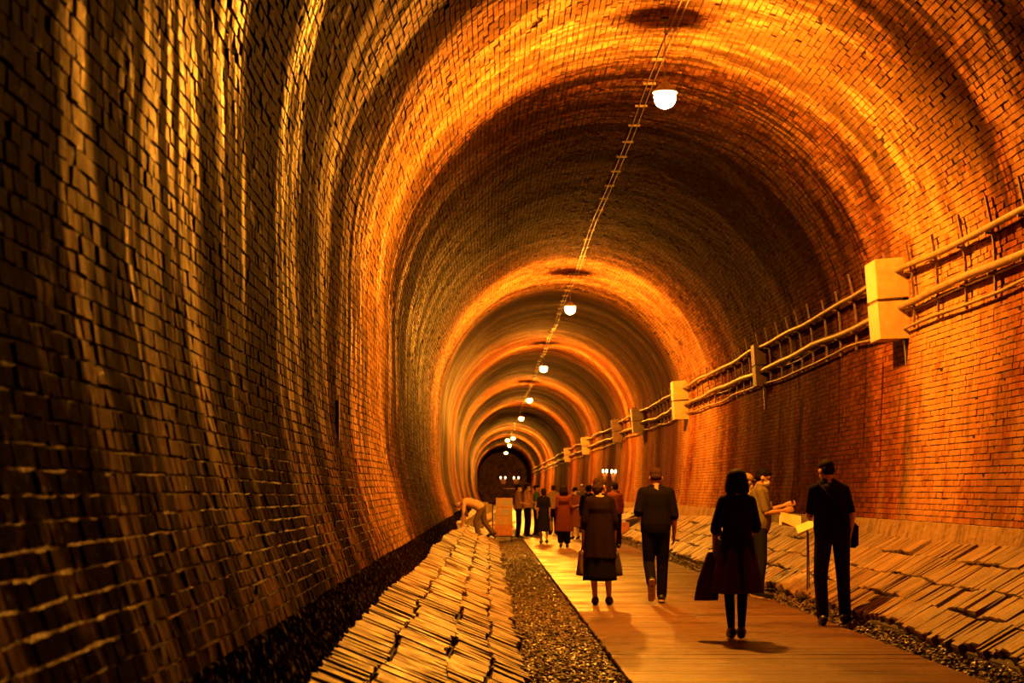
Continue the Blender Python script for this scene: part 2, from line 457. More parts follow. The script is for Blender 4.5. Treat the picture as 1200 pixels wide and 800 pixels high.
def lay_bricks(parent, s0, s1, mat, keep, rough=1.0, holes=0.0, dmin=1.0, header=0.112, stretcher=0.112):
    H = 0.068; J = 0.007
    rows = int((s1 - s0) / H)
    H = (s1 - s0) / rows
    C = []
    for r in range(rows):
        sc = s0 + (r + .5) * H
        L = stretcher if r % 2 else header
        st = dmin + (r * 0.37 % 1.0) * 0.03 + (L / 2 if r % 2 else 0)
        d = np.arange(st, DBRICK, L)
        C.append(np.stack([np.full(len(d), sc), d + L / 2, np.full(len(d), L)], -1))
    C = np.concatenate(C)
    n = len(C)
    if holes > 0:
        # small clusters of lost faces
        w = np.sin(C[:, 0] * 5.1 + 3 * np.sin(C[:, 1] * 2.3)) * np.sin(C[:, 1] * 4.4 + 2 * np.sin(C[:, 0] * 3.7))
        lost = (w > 0.93) | (rng.random(n) < holes)
    else:
        lost = np.zeros(n, bool)
    s, d, L = C[:, 0] + rng.normal(0, .0022, n) * rough, C[:, 1] + rng.normal(0, .003, n), C[:, 2]
    out = rng.normal(0, 0.0028, n) * rough
    out = np.where(lost, -0.011, out)
    cen = surf(s, d, out)
    e = 1e-2
    ts = surf(s + e, d, out) - surf(s - e, d, out); ts /= np.linalg.norm(ts, axis=1)[:, None]
    td = surf(s, d + e, out) - surf(s, d - e, out); td /= np.linalg.norm(td, axis=1)[:, None]
    nn = np.cross(ts, td); nn /= np.linalg.norm(nn, axis=1)[:, None]
    # make sure normals look at the axis
    toc = np.stack([CX - cen[:, 0], np.zeros(n), CZ - cen[:, 2]], -1)
    flip = (nn * toc).sum(1) < 0
    nn[flip] *= -1
    # small tilt
    tilt = rng.normal(0, 0.018, (n, 2)) * rough
    nn = nn + ts * tilt[:, :1] + td * tilt[:, 1:]
    nn /= np.linalg.norm(nn, axis=1)[:, None]
    hl = (L - J) / 2; hs = (H - J) / 2 * np.ones(n); hn = 0.018
    px, py = project(cen)
    inside = (px > -15) & (px < 1215) & (py > -15) & (py < 815)
    dist = np.linalg.norm(cen - np.array([0, 0, CAM_H]), axis=1)
    facing = np.abs((nn * (cen - np.array([0, 0, CAM_H]))).sum(1)) / dist
    area = np.where(inside & ~lost, L * facing / dist ** 2, 0)
    pick = np.zeros(n, bool)
    pick[np.argsort(-area)[:keep]] = True
    # --- singled-out bricks share a few meshes
    var = {}
    for typ in (0, 1):
        for k in range(5):
            lx = ((header, 0.234)[typ] - J) / 2
            jj = rng.normal(0, 0.0022, (8, 3)); jj[:4] = 0
            v = BR_V * np.array([lx, (H - J) / 2, 0.018]); v[4:, :2] *= np.array([0.985, 0.94]); v = v + jj
            me = np_mesh('brick', v, BR_F)
            me.materials.append(mat)
            var[typ, k] = me
    for i in np.nonzero(pick)[0]:
        o = bpy.data.objects.new('brick', var[int(L[i] > 0.2), int(rng.integers(5))])
        z = Vector(nn[i]); y = Vector(ts[i]); x = y.cross(z).normalized(); y = z.cross(x)
        M = Matrix((x, y, z)).transposed().to_4x4()
        M.translation = Vector(cen[i] - nn[i] * 0.018)
        o.matrix_world = M
        COL.objects.link(o)
        o.parent = parent
    # --- all the others as one real mesh
    q = ~pick
    m = int(q.sum())
    half = np.stack([hl[q], hs[q], np.full(m, hn)], -1)
    loc = BR_V[None] * half[:, None, :]
    loc[:, 4:, :2] *= np.array([0.985, 0.94])
    loc[:, 4:] += rng.normal(0, 0.0022, (m, 4, 3)) * rough
    zz = nn[q]; yy = ts[q]; xx = np.cross(yy, zz); xx /= np.linalg.norm(xx, axis=1)[:, None]; yy = np.cross(zz, xx)
    V = cen[q][:, None] - zz[:, None] * hn + loc[..., :1] * xx[:, None] + loc[..., 1:2] * yy[:, None] + loc[..., 2:] * zz[:, None]
    Fa = (BR_F[None] + (np.arange(m) * 8)[:, None, None]).reshape(-1, 4)
    me = np_mesh('bricks', V.reshape(-1, 3), Fa, face_attr=np.repeat(rng.random(m), 5))
    me.materials.append(mat)
    o = link(bpy.data.objects.new('brickwork', me), parent)
    o['kind'] = 'stuff'
    return n
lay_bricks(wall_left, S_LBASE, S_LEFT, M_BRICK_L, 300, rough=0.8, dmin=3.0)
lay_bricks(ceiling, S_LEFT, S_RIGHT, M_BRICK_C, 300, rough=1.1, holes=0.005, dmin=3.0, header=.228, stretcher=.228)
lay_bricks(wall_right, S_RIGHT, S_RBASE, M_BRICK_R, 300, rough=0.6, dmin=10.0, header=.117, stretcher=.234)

# base courses of the walls
def rough_strip(name, s0, s1, amp, out, mat, label, d0=3.0, d1=90.0, step=0.045):
    S = np.linspace(s0, s1, max(6, int((s1 - s0) / 0.03)) + 1)
    D = np.arange(d0, d1, step)
    SS, DD = np.meshgrid(S, D)
    nz = rng.normal(0, 1, SS.shape)
    k = nz.copy()
    k[1:-1, 1:-1] = (nz[1:-1, 1:-1] * 2 + nz[:-2, 1:-1] + nz[2:, 1:-1] + nz[1:-1, :-2] + nz[1:-1, 2:]) / 4
    edge = np.minimum(1, np.minimum(np.arange(len(S)), np.arange(len(S))[::-1]) / 1.0)
    o_ = -0.04 + (out + 0.04 + k * amp) * edge[None, :]
    V = surf(SS, DD, o_).reshape(-1, 3)
    nd, ns = SS.shape
    idx = np.arange(nd * ns).reshape(nd, ns)
    Fq = np.stack([idx[:-1, :-1], idx[1:, :-1], idx[1:, 1:], idx[:-1, 1:]], -1).reshape(-1, 4)
    me = np_mesh(name, V, Fq, smooth=False)
    me.materials.append(mat)
    o = link(bpy.data.objects.new(name, me))
    tag(o, label, kind='structure')
    return o
_t = NT('wet_moss_rock')
_g, _x, _y, _z, _a = tunnel_coords(_t)
_n = _t.noise(_g, 22.0, 5.0, 0.65)
M_MOSS = _t.bsdf(_t.mix(_t.ramp(_n, .4, .75), (0.004, 0.002, 0.001), (0.022, 0.009, 0.003)), _t.ramp(_n, .3, .7, .3, .8), _t.bump(_n, 0.8, 0.02), spec=_t.ramp(_n, .58, .7, .0, .5))
_t = NT('lime_plaster')
_g, _x, _y, _z, _a = tunnel_coords(_t)
_n = _t.noise(_g, 9.0, 6.0, 0.65)
_v = _t.noise(_t.vec(_t.math('MULTIPLY', _y, 7.0), _t.math('MULTIPLY', _z, 1.5)), 1.0, 4.0)
M_PLASTER = _t.bsdf(_t.mix(_t.ramp(_v, .35, .65), _t.mix(_t.ramp(_n, .35, .65), (0.09, 0.04, 0.015), (0.22, 0.13, 0.055)), (0.28, 0.18, 0.08)), 0.7, _t.bump(_n, 0.6, 0.02), spec=0.35)
rough_strip('trim_1', 0.0, S_LBASE + .03, 0.008, 0.012, M_MOSS, 'black mossy footing under the wet brick wall')
rough_strip('trim_2', S_RBASE - .02, TOTAL, 0.003, 0.008, M_PLASTER, 'pale plastered footing under the reddish brick wall')

# ------------------------------------------------------------------ ground
_t = NT('ballast_ground')
_g = _t.n('ShaderNodeNewGeometry').outputs['Position']
_vo = _t.n('ShaderNodeTexVoronoi'); _vo.inputs['Scale'].default_value = 26.0; _t.link(_g, _vo.inputs['Vector'])
_n = _t.noise(_g, 4.0, 4.0)
M_GROUND = _t.bsdf(_t.mix(_vo.outputs['Distance'], (0.06, 0.035, 0.017), (0.015, 0.009, 0.005)), _t.ramp(_n, .35, .65, .35, .8), _t.bump(_vo.outputs['Distance'], 0.8, 0.03), spec=0.5)
_me = np_mesh('floor', [(-1.3, D0, -0.05), (5.4, D0, -0.05), (5.4, D1, -0.05), (-1.3, D1, -0.05)], [(0, 1, 2, 3)])
_me.materials.append(M_GROUND)
tag(link(bpy.data.objects.new('floor', _me)), 'dark earth and ballast floor of the tunnel', kind='structure')

# stone slopes at the foot of each wall
_t = NT('apron_stone')
_g = _t.n('ShaderNodeNewGeometry').outputs['Position']
_at = _t.n('ShaderNodeAttribute'); _at.attribute_name = 'rnd'
_oi = _t.n('ShaderNodeObjectInfo')
_r = _t.math('FRACT', _t.math('ADD', _at.outputs['Fac'], _t.math('MULTIPLY', _oi.outputs['Random'], 5.7)))
_n1 = _t.noise(_g, 7.0, 6.0, 0.7)
_n2 = _t.noise(_g, 60.0, 4.0, 0.6)
_sx = _t.n('ShaderNodeSeparateXYZ'); _t.link(_g, _sx.inputs[0])
_gr = _t.noise(_t.vec(_t.math('MULTIPLY', _sx.outputs[0], 3.0), _t.math('MULTIPLY', _sx.outputs[1], 26.0), _t.math('MULTIPLY', _sx.outputs[2], 3.0)), 1.0, 4.0, 0.6)
_c = _t.mix(_r, (0.10, 0.050, 0.018), (0.25, 0.15, 0.055))
_c = _t.mix(_t.ramp(_gr, .50, .30), _c, (0.08, 0.05, 0.028))
_c = _t.mix(_t.ramp(_n1, .42, .28), _c, (0.03, 0.02, 0.012))
_c = _t.mix(_t.math('MULTIPLY', _t.ramp(_n2, .5, .7), .5), _c, (0.34, 0.21, 0.085))
_h = _t.math('ADD', _t.math('MULTIPLY', _gr, .6), _t.math('MULTIPLY', _n2, .4))
M_STONE = _t.bsdf(_c, _t.ramp(_n1, .3, .7, .38, .70), _t.bump(_h, 0.8, 0.025), spec=0.42)
M_JOINT = plain('apron_joint', (0.03, 0.02, 0.013), 0.85)

def apron(name, label, bot, top, keep, d0, d1, rows=4):
    """bot, top: (x, z) of the slope's lower and upper edges"""
    b = np.array(bot); t_ = np.array(top)
    dirv = t_ - b; ln = float(np.hypot(*dirv)); dirv /= ln
    nrm = np.array([-dirv[1], dirv[0]])
    if nrm[1] < 0: nrm = -nrm
    # bed under the stones
    lo = b - nrm * .035 - dirv * 0.0; hi = t_ - nrm * .035 + dirv * .12
    me = np_mesh(name, [(lo[0], D0, lo[1]), (hi[0], D0, hi[1]), (hi[0], D1, hi[1]), (lo[0], D1, lo[1])], [(0, 1, 2, 3)])
    me.materials.append(M_JOINT)
    root = link(bpy.data.objects.new(name, me)); tag(root, label, kind='structure')
    Cs = []
    edges = np.cumsum(np.concatenate([[0], rng.uniform(.85, 1.2, rows)])); edges = edges / edges[-1] * (ln + .02)
    for r in range(rows):
        d = d0
        wob = rng.uniform(0, 6)
        while d < d1:
            w = float(rng.choice([.09, .11, .13, .16, .22, .30], p=[.2, .22, .2, .16, .13, .09])) * (1 + .0 * d)
            if d > 50: w *= 2
            sh = 0.022 * math.sin(d * 1.9 + wob) + 0.012 * math.sin(d * 5.3 + wob * 2)
            Cs.append((edges[r] + sh + .004, edges[r + 1] + sh - .010, d, d + w, r))
            d += w + float(rng.choice([.004, .006, .014], p=[.5, .3, .2]))
    Cs = np.array(Cs); n = len(Cs)
    Cs[:, 0] += rng.normal(0, .006, n); Cs[:, 1] += rng.normal(0, .006, n)
    lowrow = Cs[:, 4] == 0
    Cs[lowrow, 0] += rng.uniform(-.03, .05, lowrow.sum())
    mid = (Cs[:, 0] + Cs[:, 1]) / 2; md = (Cs[:, 2] + Cs[:, 3]) / 2
    off = rng.normal(0, .004, n) - np.where(rng.random(n) < .06, .02, 0)
    cen = np.stack([b[0] + dirv[0] * mid + nrm[0] * off, md, b[1] + dirv[1] * mid + nrm[1] * off], -1)
    half = np.stack([(Cs[:, 3] - Cs[:, 2]) / 2, (Cs[:, 1] - Cs[:, 0]) / 2, np.full(n, .035)], -1)
    px, py = project(cen)
    inside = (px > -20) & (px < 1220) & (py < 830) & (md > 3)
    area = np.where(inside, half[:, 0] * half[:, 1] / np.maximum(md, .3) ** 2.6, 0)
    pick = np.zeros(n, bool); pick[np.argsort(-area)[:keep]] = True
    X = np.array([0, 1.0, 0]); Y = np.array([dirv[0], 0, dirv[1]]); Z = np.array([nrm[0], 0, nrm[1]])
    # a stone: base ring, shoulder ring, top ring, top face slightly domed
    def stone_verts(hv, jit):
        m = len(hv)
        v = np.zeros((m, 12, 3))
        sg = np.array([(-1, -1), (1, -1), (1, 1), (-1, 1)], float)
        for k in range(4):
            v[:, k, :2] = sg[k] * hv[:, :2]; v[:, k, 2] = -hv[:, 2]
            v[:, 4 + k, :2] = sg[k] * hv[:, :2]; v[:, 4 + k, 2] = hv[:, 2] * .55
            ins = np.minimum(.010, hv[:, :2] * .2)
            v[:, 8 + k, :2] = sg[k] * (hv[:, :2] - ins); v[:, 8 + k, 2] = hv[:, 2]
        v[:, 4:] += rng.normal(0, jit, (m, 8, 3))
        return v
    SF = [(8, 9, 10, 11)]
    for a_ in (0, 4):
        for k in range(4):
            j = (k + 1) % 4
            SF.append((a_ + k, a_ + j, a_ + 4 + j, a_ + 4 + k))
    SF = np.array(SF)
    var = []
    for k in range(10):
        v = stone_verts(np.array([[.5, .5, .035]]), 0.0)[0]
        v[4:, 2] += rng.normal(0, .004, 8); v[4:, :2] += rng.normal(0, .012, (8, 2))
        v[8:, 0] = np.sign(v[8:, 0]) * .44; v[8:, 1] = np.sign(v[8:, 1]) * .475
        me = np_mesh('stone', v, SF); me.materials.append(M_STONE); var.append(me)
    Mrot = Matrix((Vector(X), Vector(Y), Vector(Z))).transposed()
    if Mrot.determinant() < 0:
        X = -X; Mrot = Matrix((Vector(X), Vector(Y), Vector(Z))).transposed()
    for i in np.nonzero(pick)[0]:
        o = bpy.data.objects.new('stone', var[int(rng.integers(10))])
        tl = Matrix.Rotation(rng.normal(0, .008), 3, 'X') @ Matrix.Rotation(rng.normal(0, .02), 3, 'Y')
        M = (Mrot @ tl @ Matrix.Diagonal((half[i, 0] * 2, half[i, 1] * 2, 1))).to_4x4()
        M.translation = Vector(cen[i]); o.matrix_world = M
        link(o); o.parent = root
    q = ~pick; m = int(q.sum())
    v = stone_verts(half[q], .004)
    V = cen[q][:, None] + v[..., :1] * X + v[..., 1:2] * Y + v[..., 2:] * Z
    Fa = (SF[None] + (np.arange(m) * 12)[:, None, None]).reshape(-1, 4)
    me = np_mesh('stones', V.reshape(-1, 3), Fa, face_attr=np.repeat(rng.random(m), len(SF)))
    me.materials.append(M_STONE)
    o = link(bpy.data.objects.new('stonework', me), root); o['kind'] = 'stuff'
    return root
LAP_B, LAP_T = (0.27, 0.00), (-0.93, 0.49)
RAP_B, RAP_T = (3.87, 0.13), (5.06, 0.84)
apron('stone_slope_left', 'rough stone-paved slope at the foot of the wet wall, beside the gravel', LAP_B, LAP_T, 300, 5.0, 120)
apron('stone_slope_right', 'paved stone slope at the foot of the reddish wall, beside the boardwalk', RAP_B, RAP_T, 300, 9.0, 120)
# retaining kerb face under the right-hand slope
_m = MB(); _m.box((3.93, 105, 0.02), (0.10, 230, 0.14))
tag(_m.build('kerb', M_JOINT), 'dark earth edge below the paved slope beside the boardwalk', kind='structure')

# gravel: real pebbles, too many to count
ICO_T = (1 + 5 ** .5) / 2
ICO_V = np.array([(-1, ICO_T, 0), (1, ICO_T, 0), (-1, -ICO_T, 0), (1, -ICO_T, 0), (0, -1, ICO_T), (0, 1, ICO_T), (0, -1, -ICO_T), (0, 1, -ICO_T), (ICO_T, 0, -1), (ICO_T, 0, 1), (-ICO_T, 0, -1), (-ICO_T, 0, 1)]) / 1.902
ICO_F = np.array([(0, 11, 5), (0, 5, 1), (0, 1, 7), (0, 7, 10), (0, 10, 11), (1, 5, 9), (5, 11, 4), (11, 10, 2), (10, 7, 6), (7, 1, 8), (3, 9, 4), (3, 4, 2), (3, 2, 6), (3, 6, 8), (3, 8, 9), (4, 9, 5), (2, 4, 11), (6, 2, 10), (8, 6, 7), (9, 8, 1)])
_t = NT('gravel_stone')
_at = _t.n('ShaderNodeAttribute'); _at.attribute_name = 'rnd'
_g = _t.n('ShaderNodeNewGeometry').outputs['Position']
_n = _t.noise(_g, 50.0, 3.0)
_c = _t.mix(_at.outputs['Fac'], (0.02, 0.012, 0.006), (0.13, 0.08, 0.035))
M_GRAVEL = _t.bsdf(_c, _t.ramp(_at.outputs['Fac'], 0, 1, .3, .65), _t.bump(_n, .4, .01), spec=0.5)
def gravel(name, label, xf, n, d0, d1, size, zf):
    u = rng.random(n); d = d0 + (d1 - d0) * u ** 1.5
    x = np.array([rng.uniform(*xf(q)) for q in d])
    r = size * rng.uniform(.55, 1.35, n)
    A = rng.normal(0, 1, (n, 3, 3)); Q = np.linalg.qr(A)[0]
    V = ICO_V[None] * (1 + rng.normal(0, .16, (n, 12, 1)))
    V = V * (r[:, None] * rng.uniform(.65, 1.2, (n, 3)))[:, None]
    V = np.einsum('nij,nkj->nki', Q, V); V[..., 2] *= .75
    V += np.stack([x, d, zf(x, d) + r * .25], -1)[:, None]
    Fa = (ICO_F[None] + (np.arange(n) * 12)[:, None, None]).reshape(-1, 3)
    me = np_mesh(name, V.reshape(-1, 3), Fa, face_attr=np.repeat(rng.random(n), 20))
    me.materials.append(M_GRAVEL)
    o = link(bpy.data.objects.new(name, me)); tag(o, label, 'gravel', kind='stuff')
gravel('gravel', 'dark wet gravel strip between the stone slope and the boardwalk', lambda d: (0.22, 1.04), 22000, 9.0, 66.0, 0.024, lambda x, d: -0.045 + 0.0 * x)
gravel('gravel', 'narrow line of dark gravel between the boardwalk and the paved slope', lambda d: (3.725, 3.96), 7000, 10.0, 60.0, 0.022, lambda x, d: -0.04 + np.clip((x - 3.72) * .65, 0, .2))

# boardwalk, one board after another across the tunnel
_t = NT('wet_boards')
_g = _t.n('ShaderNodeNewGeometry').outputs['Position']
_s = _t.n('ShaderNodeSeparateXYZ'); _t.link(_g, _s.inputs[0])
_oi = _t.n('ShaderNodeObjectInfo')
_gr = _t.noise(_t.vec(_t.math('MULTIPLY', _s.outputs[0], 1.6), _t.math('MULTIPLY', _s.outputs[1], 34.0), _t.math('MULTIPLY', _oi.outputs['Random'], 40.0)), 1.0, 5.0, 0.6)
_bl = _t.noise(_g, 1.1, 4.0, 0.6)
_sp = _t.noise(_g, 70.0, 2.0)
_c = _t.mix(_t.ramp(_gr, .3, .7), (0.030, 0.012, 0.005), (0.13, 0.055, 0.022))
_c = _t.mix(_t.ramp(_oi.outputs['Random'], 0, 1, 0, .4), _c, (0.16, 0.075, 0.032))
_wx = _t.math('ADD', _s.outputs[0], _t.math('MULTIPLY', _t.noise(_g, .8, 3.0), .9))
_worn = _t.math('MULTIPLY', _t.ramp(_wx, 3.15, 2.3), _t.ramp(_gr, .25, .6, .45, 1.0))
_c = _t.mix(_t.math('MULTIPLY', _worn, .55), _c, (0.21, 0.11, 0.04))
_c = _t.mix(_t.math('MULTIPLY', _t.ramp(_bl, .47, .34), .7), _c, (0.03, 0.012, 0.005))
M_BOARD = _t.bsdf(_c, _t.ramp(_bl, .35, .65, .30, .55), _t.bump(_t.math('ADD', _gr, _t.math('MULTIPLY', _sp, .3)), .9, .02), spec=0.25)
BW0, BW1 = 1.06, 3.70
bw = empty('boardwalk', ((BW0 + BW1) / 2, 5, 0))
tag(bw, 'wet plank boardwalk running down the tunnel', 'boardwalk')
_m = MB(); _m.box((0, 0, -.016), (BW1 - BW0, .188, .032), bev=.005)
pm = _m.mesh('plank', M_BOARD)
d = 7.0
while d < 64:
    o = bpy.data.objects.new('plank', pm); link(o)
    o.location = (random.uniform(-.008, .008), d - 5, random.uniform(-.002, .002))
    o.rotation_euler = (random.gauss(0, .006), 0, random.gauss(0, .0015))
    o.parent = bw
    d += .197
_m = MB()
while d < 130:
    _m.box((0, d - 5, -.016), (BW1 - BW0, .5, .032)); d += .504
o = _m.build('plank', M_BOARD, bw); o['kind'] = 'stuff'
_m = MB()
for x in (-1.2, -.4, .4, 1.2): _m.box((x, 55, -.042), (.07, 122, .02))
_m.build('bearer', plain('bearer_wood', (.05, .03, .018), .8), bw)

# far end: boarded closure with ribs
_m = MB()
N = 64
ring = [(CX + u * .995, CAM_H + v * 1.0) for u, v in zip(PU[::12], PV[::12])]
me_v = [(x, D1 - .2, z) for x, z in ring] + [(CX, D1 - .2, 0)]
M_END = plain('end_boards', (0.30, 0.15, 0.07), 0.8, scale=2.0, var=.5)
fs = [(i, i + 1, len(me_v) - 1) for i in range(len(ring) - 1)]
me = bpy.data.meshes.new('wall_far'); me.from_pydata(me_v, [], fs + [(len(ring) - 1, 0, len(me_v) - 1)]); me.materials.append(M_END)
wf = link(bpy.data.objects.new('wall_far', me)); tag(wf, 'dark boarded closure at the far end of the tunnel', kind='structure')
for i in range(15):
    x = CX - 3.0 + i * .43
    hgt = CZ + math.sqrt(max(.1, R0 ** 2 - (x - CX) ** 2)) - .1
    _m = MB(); _m.box((x, D1 - .24, hgt / 2), (.40, .05, hgt)); _m.build('board', M_END, wf)

# ------------------------------------------------------------------ lamps
_t = NT('lamp_globe')
_e = _t.n('ShaderNodeEmission'); _e.inputs[0].default_value = (*LAMP_COLOR, 1)
GLOBE_R = 0.125
_e.inputs[1].default_value = LAMP_POWER / (PI * 4 * PI * GLOBE_R ** 2)
_t.link(_e.outputs[0], _t.out.inputs[0])
M_GLOBE = _t.m
M_IRON = plain('dark_iron', (0.06, 0.045, 0.035), .5, metal=.6)
M_PIPE_S = plain('lamp_stem', (0.2, .13, .07), .5)
M_ENAMEL = plain('lamp_enamel', (0.35, 0.3, 0.22), .4)
ORD = ['nearest', 'second', 'third', 'fourth', 'fifth', 'sixth', 'seventh', 'eighth', 'farthest']
LX, LZ = 2.03, CAM_H + 4.53
def crown_z(x, d):
    s = np.linspace(S_LEFT, S_RIGHT, 400); p = surf(s, np.full(400, d)); return float(np.interp(x, p[:, 0], p[:, 2]))
def make_lamp(i, d):
    x = LX + (0.06 if i == 5 else -.35 if i == 6 else 0)
    t = empty('pendant_lamp', (x, d, LZ))
    tag(t, '%s glowing globe lamp along the tunnel crown, counted from the viewer' % ORD[i] if 0 < i < 8 else
        ('large glowing globe lamp hanging nearest to the viewer' if i == 0 else 'tiny added globe lamp that brightens the far end of the tunnel'), 'lamp', 'lamps hanging from the tunnel crown')
    top = crown_z(x, d) - LZ
    m = MB(); m.tube([(0, 0, top + .02), (0, 0, GLOBE_R + .03)], .007, 8); m.build('stem', M_PIPE_S, t)
    m = MB(); m.lathe((0, 0, 0), [(.045, top - .03), (.045, top + .02)]); m.build('ceiling_rose', M_IRON, t)
    m = MB(); m.lathe((0, 0, 0), [(.03, GLOBE_R + .06), (.06, GLOBE_R + .035), (.138, .070), (.144, .056), (.134, .056), (.06, GLOBE_R + .015), (.02, GLOBE_R + .02)], 24); m.build('shade', M_ENAMEL, t, True)
    m = MB(); m.ellipsoid((0, 0, 0), (GLOBE_R,) * 3, n=16, m=10); m.build('globe', M_GLOBE, t, True)
for i, d in enumerate(LAMPS): make_lamp(i, d)

# wiring along the crown
M_WIRE = plain('dull_conduit', (.22, .15, .08), .5)
wr = empty('crown_wiring', (2.1, 10, 6.8))
tag(wr, 'pair of thin conduits clipped along the crown between the lamps', 'conduit')
for off in (0.0, 0.075):
    pts = []
    for d in np.arange(6.0, 200, 1.0):
        x = 2.13 + off + .02 * math.sin(d * .5)
        pts.append((x - 2.1, d - 10, crown_z(x, d) - .045 - 6.8))
    m = MB(); m.tube(pts, .008, 6); m.build('conduit', M_WIRE, wr, True)
m0 = MB(); m0.box((0, 0, 0), (.17, .018, .03)); cm = m0.mesh('clip', M_WIRE)
for d in np.arange(11, 90, 1.3):
    o = bpy.data.objects.new('clip', cm); link(o, wr); o.location = (2.165 - 2.1 + .02 * math.sin(d * .5), d - 10, crown_z(2.165, d) - .025 - 6.8)

# ------------------------------------------------------------------ pipe rack on the right wall
def wall_pt(z, d, out):
    """point on the right wall at height z above the camera, moved out from the brick"""
    ss = np.linspace(S_RIGHT - 3.0, TOTAL, 500)
    p = surf(ss, np.full(500, d), out)
    i = int(np.argmin(np.abs(p[:, 2] - CAM_H - z)))
    return Vector(p[i])
M_PIPE = plain('painted_pipe', (0.25, 0.16, 0.075), .5, scale=12)
M_PIPE_D = plain('dirty_pipe', (0.26, 0.18, 0.10), .55, scale=12)
M_RUST = plain('rusty_bracket', (0.14, 0.075, 0.04), .7, scale=30, var=.5)
rack = empty('pipe_rack', (5.1, 10, 3.8))
tag(rack, 'two pipes and a thin cable on iron brackets along the reddish wall', 'pipe rack')
RO = Vector((5.1, 10, 3.8))
DS = np.arange(11, 200, .8)
def sag(d, k): return .018 * math.sin(d * .65 + k) + .012 * math.sin(d * 1.55 + k * 2)
m = MB(); m.tube([wall_pt(2.74 + sag(d, 0), d, .11) - RO for d in DS], .036, 8); m.build('pipe', M_PIPE, rack, True)
m = MB(); m.tube([wall_pt(2.32 + sag(d, 2), d, .11) - RO for d in DS], .046, 8); m.build('pipe', M_PIPE, rack, True)
m = MB(); m.tube([wall_pt(2.06 + sag(d, 4) + .01 * math.sin(d * 9), d, .07) - RO for d in DS], .018, 6); m.build('cable', M_PIPE_D, rack, True)
m = MB(); m.tube([wall_pt(2.265 + sag(d, 5) + .008 * math.sin(d * 7), d, .06) - RO for d in DS], .014, 6); m.build('cable', M_PIPE_D, rack, True)
for d in np.concatenate([np.arange(12.2, 60, 1.08), np.arange(60, 100, 2.2)]):
    d = float(d) + random.uniform(-.06, .06)
    top = 3.0 + random.uniform(-.06, .08)
    m = MB()
    zs = [top, 2.75, 2.5, 2.2, 2.0]
    pts = [wall_pt(z, d, .055) - RO for z in zs]
    rings = []
    for p in pts:
        rings.append([p + Vector((sx * .012, sy * .022, 0)) for sx, sy in ((-1, -1), (1, -1), (1, 1), (-1, 1))])
    m.loft(rings[::-1])
    for z, oo in ((2.68, .06), (2.25, .06)):
        p = wall_pt(z, d, oo) - RO
        m.box(p, (.16, .04, .02))
    m.build('bracket', M_RUST, rack)

M_BOXY = plain('cream_box_paint', (0.42, 0.30, 0.13), .45, scale=8, var=.15)
M_BOXD = plain('brown_box_paint', (0.13, 0.07, 0.035), .6, scale=8, var=.3)
def pipe_box(d, mat, label, hgt=1.0, prot=.44, thick=.56):
    c = wall_pt(2.42, d, 0)
    t = empty('pipe_box', c); tag(t, label, 'box', 'boxes on the pipe rack')
    up = (wall_pt(2.9, d, 0) - wall_pt(1.95, d, 0)).normalized()
    out = Vector((-1, 0, 0)); out = (out - up * out.dot(up)).normalized()
    Rm = Matrix((-out, Vector((0, 1, 0)), up)).transposed()
    m = MB(); m.box(out * (prot / 2 - .05) + up * .26 * hgt, (prot, thick, .50 * hgt), Rm, .01); ub = m.build('upper_cover', mat, t)
    m = MB(); m.box(out * (prot / 2 + .0), (prot - .12, thick * .8, .05), Rm); m.build('seam', M_RUST, ub)
    # lower cover tapers towards the wall
    a = prot; h0, h1 = -.02 * hgt, -.48 * hgt
    vs = []
    for y in (-thick / 2, thick / 2):
        for (o_, u_) in ((-.05, h0 * 1.2), (a - .05, h0), (a - .05, h1), (.02, h1 - .02), (-.05, h1 + .05)):
            vs.append(out * o_ + up * u_ + Vector((0, y, 0)))
    fs = [(0, 1, 2, 3, 4), (9, 8, 7, 6, 5)] + [(i, (i + 1) % 5, (i + 1) % 5 + 5, i + 5)[::-1] for i in range(5)]
    m = MB(); m.add(vs, fs); m.build('lower_cover', mat, t)
    m = MB(); m.box(out * .05 + up * -.62 + Vector((0, -thick * .3, 0)), (.05, .06, .42), Rm); m.build('post', M_IRON, t)
    return t
pipe_box(21.5, M_BOXY, 'large cream painted box on the pipe rack, nearest one')
pipe_box(32.6, M_BOXD, 'dark brown box on the pipe rack between two cream ones', .8, .26, .4)
pipe_box(44.8, M_BOXY, 'smaller looking cream box on the pipe rack beyond the dark brown one')
pipe_box(57.2, M_BOXY, 'cream box third along the pipe rack from the viewer', .8)
pipe_box(67, M_BOXD, 'brown box far along the pipe rack past the third cream one', .9)
pipe_box(88.0, M_BOXY, 'tiny cream box far down the pipe rack', .9)
pipe_box(110.0, M_BOXY, 'tiniest cream box at the far end of the pipe rack', .9)

# slit and weep holes of the left wall, their shade put in as dark pieces
def left_pt(z, d, out):
    ss = np.linspace(0, S_LEFT + 1, 500); p = surf(ss, np.full(500, d), out)
    return Vector(p[int(np.argmin(np.abs(p[:, 2] - CAM_H - z)))])
M_BLACK = plain('black_hole', (0.004, 0.003, 0.002), .9)
m = MB()
p0, p1 = left_pt(.80, 15.0, .012), left_pt(.46, 15.0, .012)
m.box((p0 + p1) / 2, (.03, .05, .36)); m.build('slit_shade_bar', M_IRON, wall_left)
for px, py, dd in ((378, 613, 12.3), (275, 690, 7.3), (357, 492, 12.2)):
    z = (VPY - py) / F_PX * dd
    p = left_pt(z, dd, .006)
    m = MB(); m.tube([p, p + Vector((.012, 0, 0))], .022, 10); m.build('weep_hole_shade', M_BLACK, wall_left)

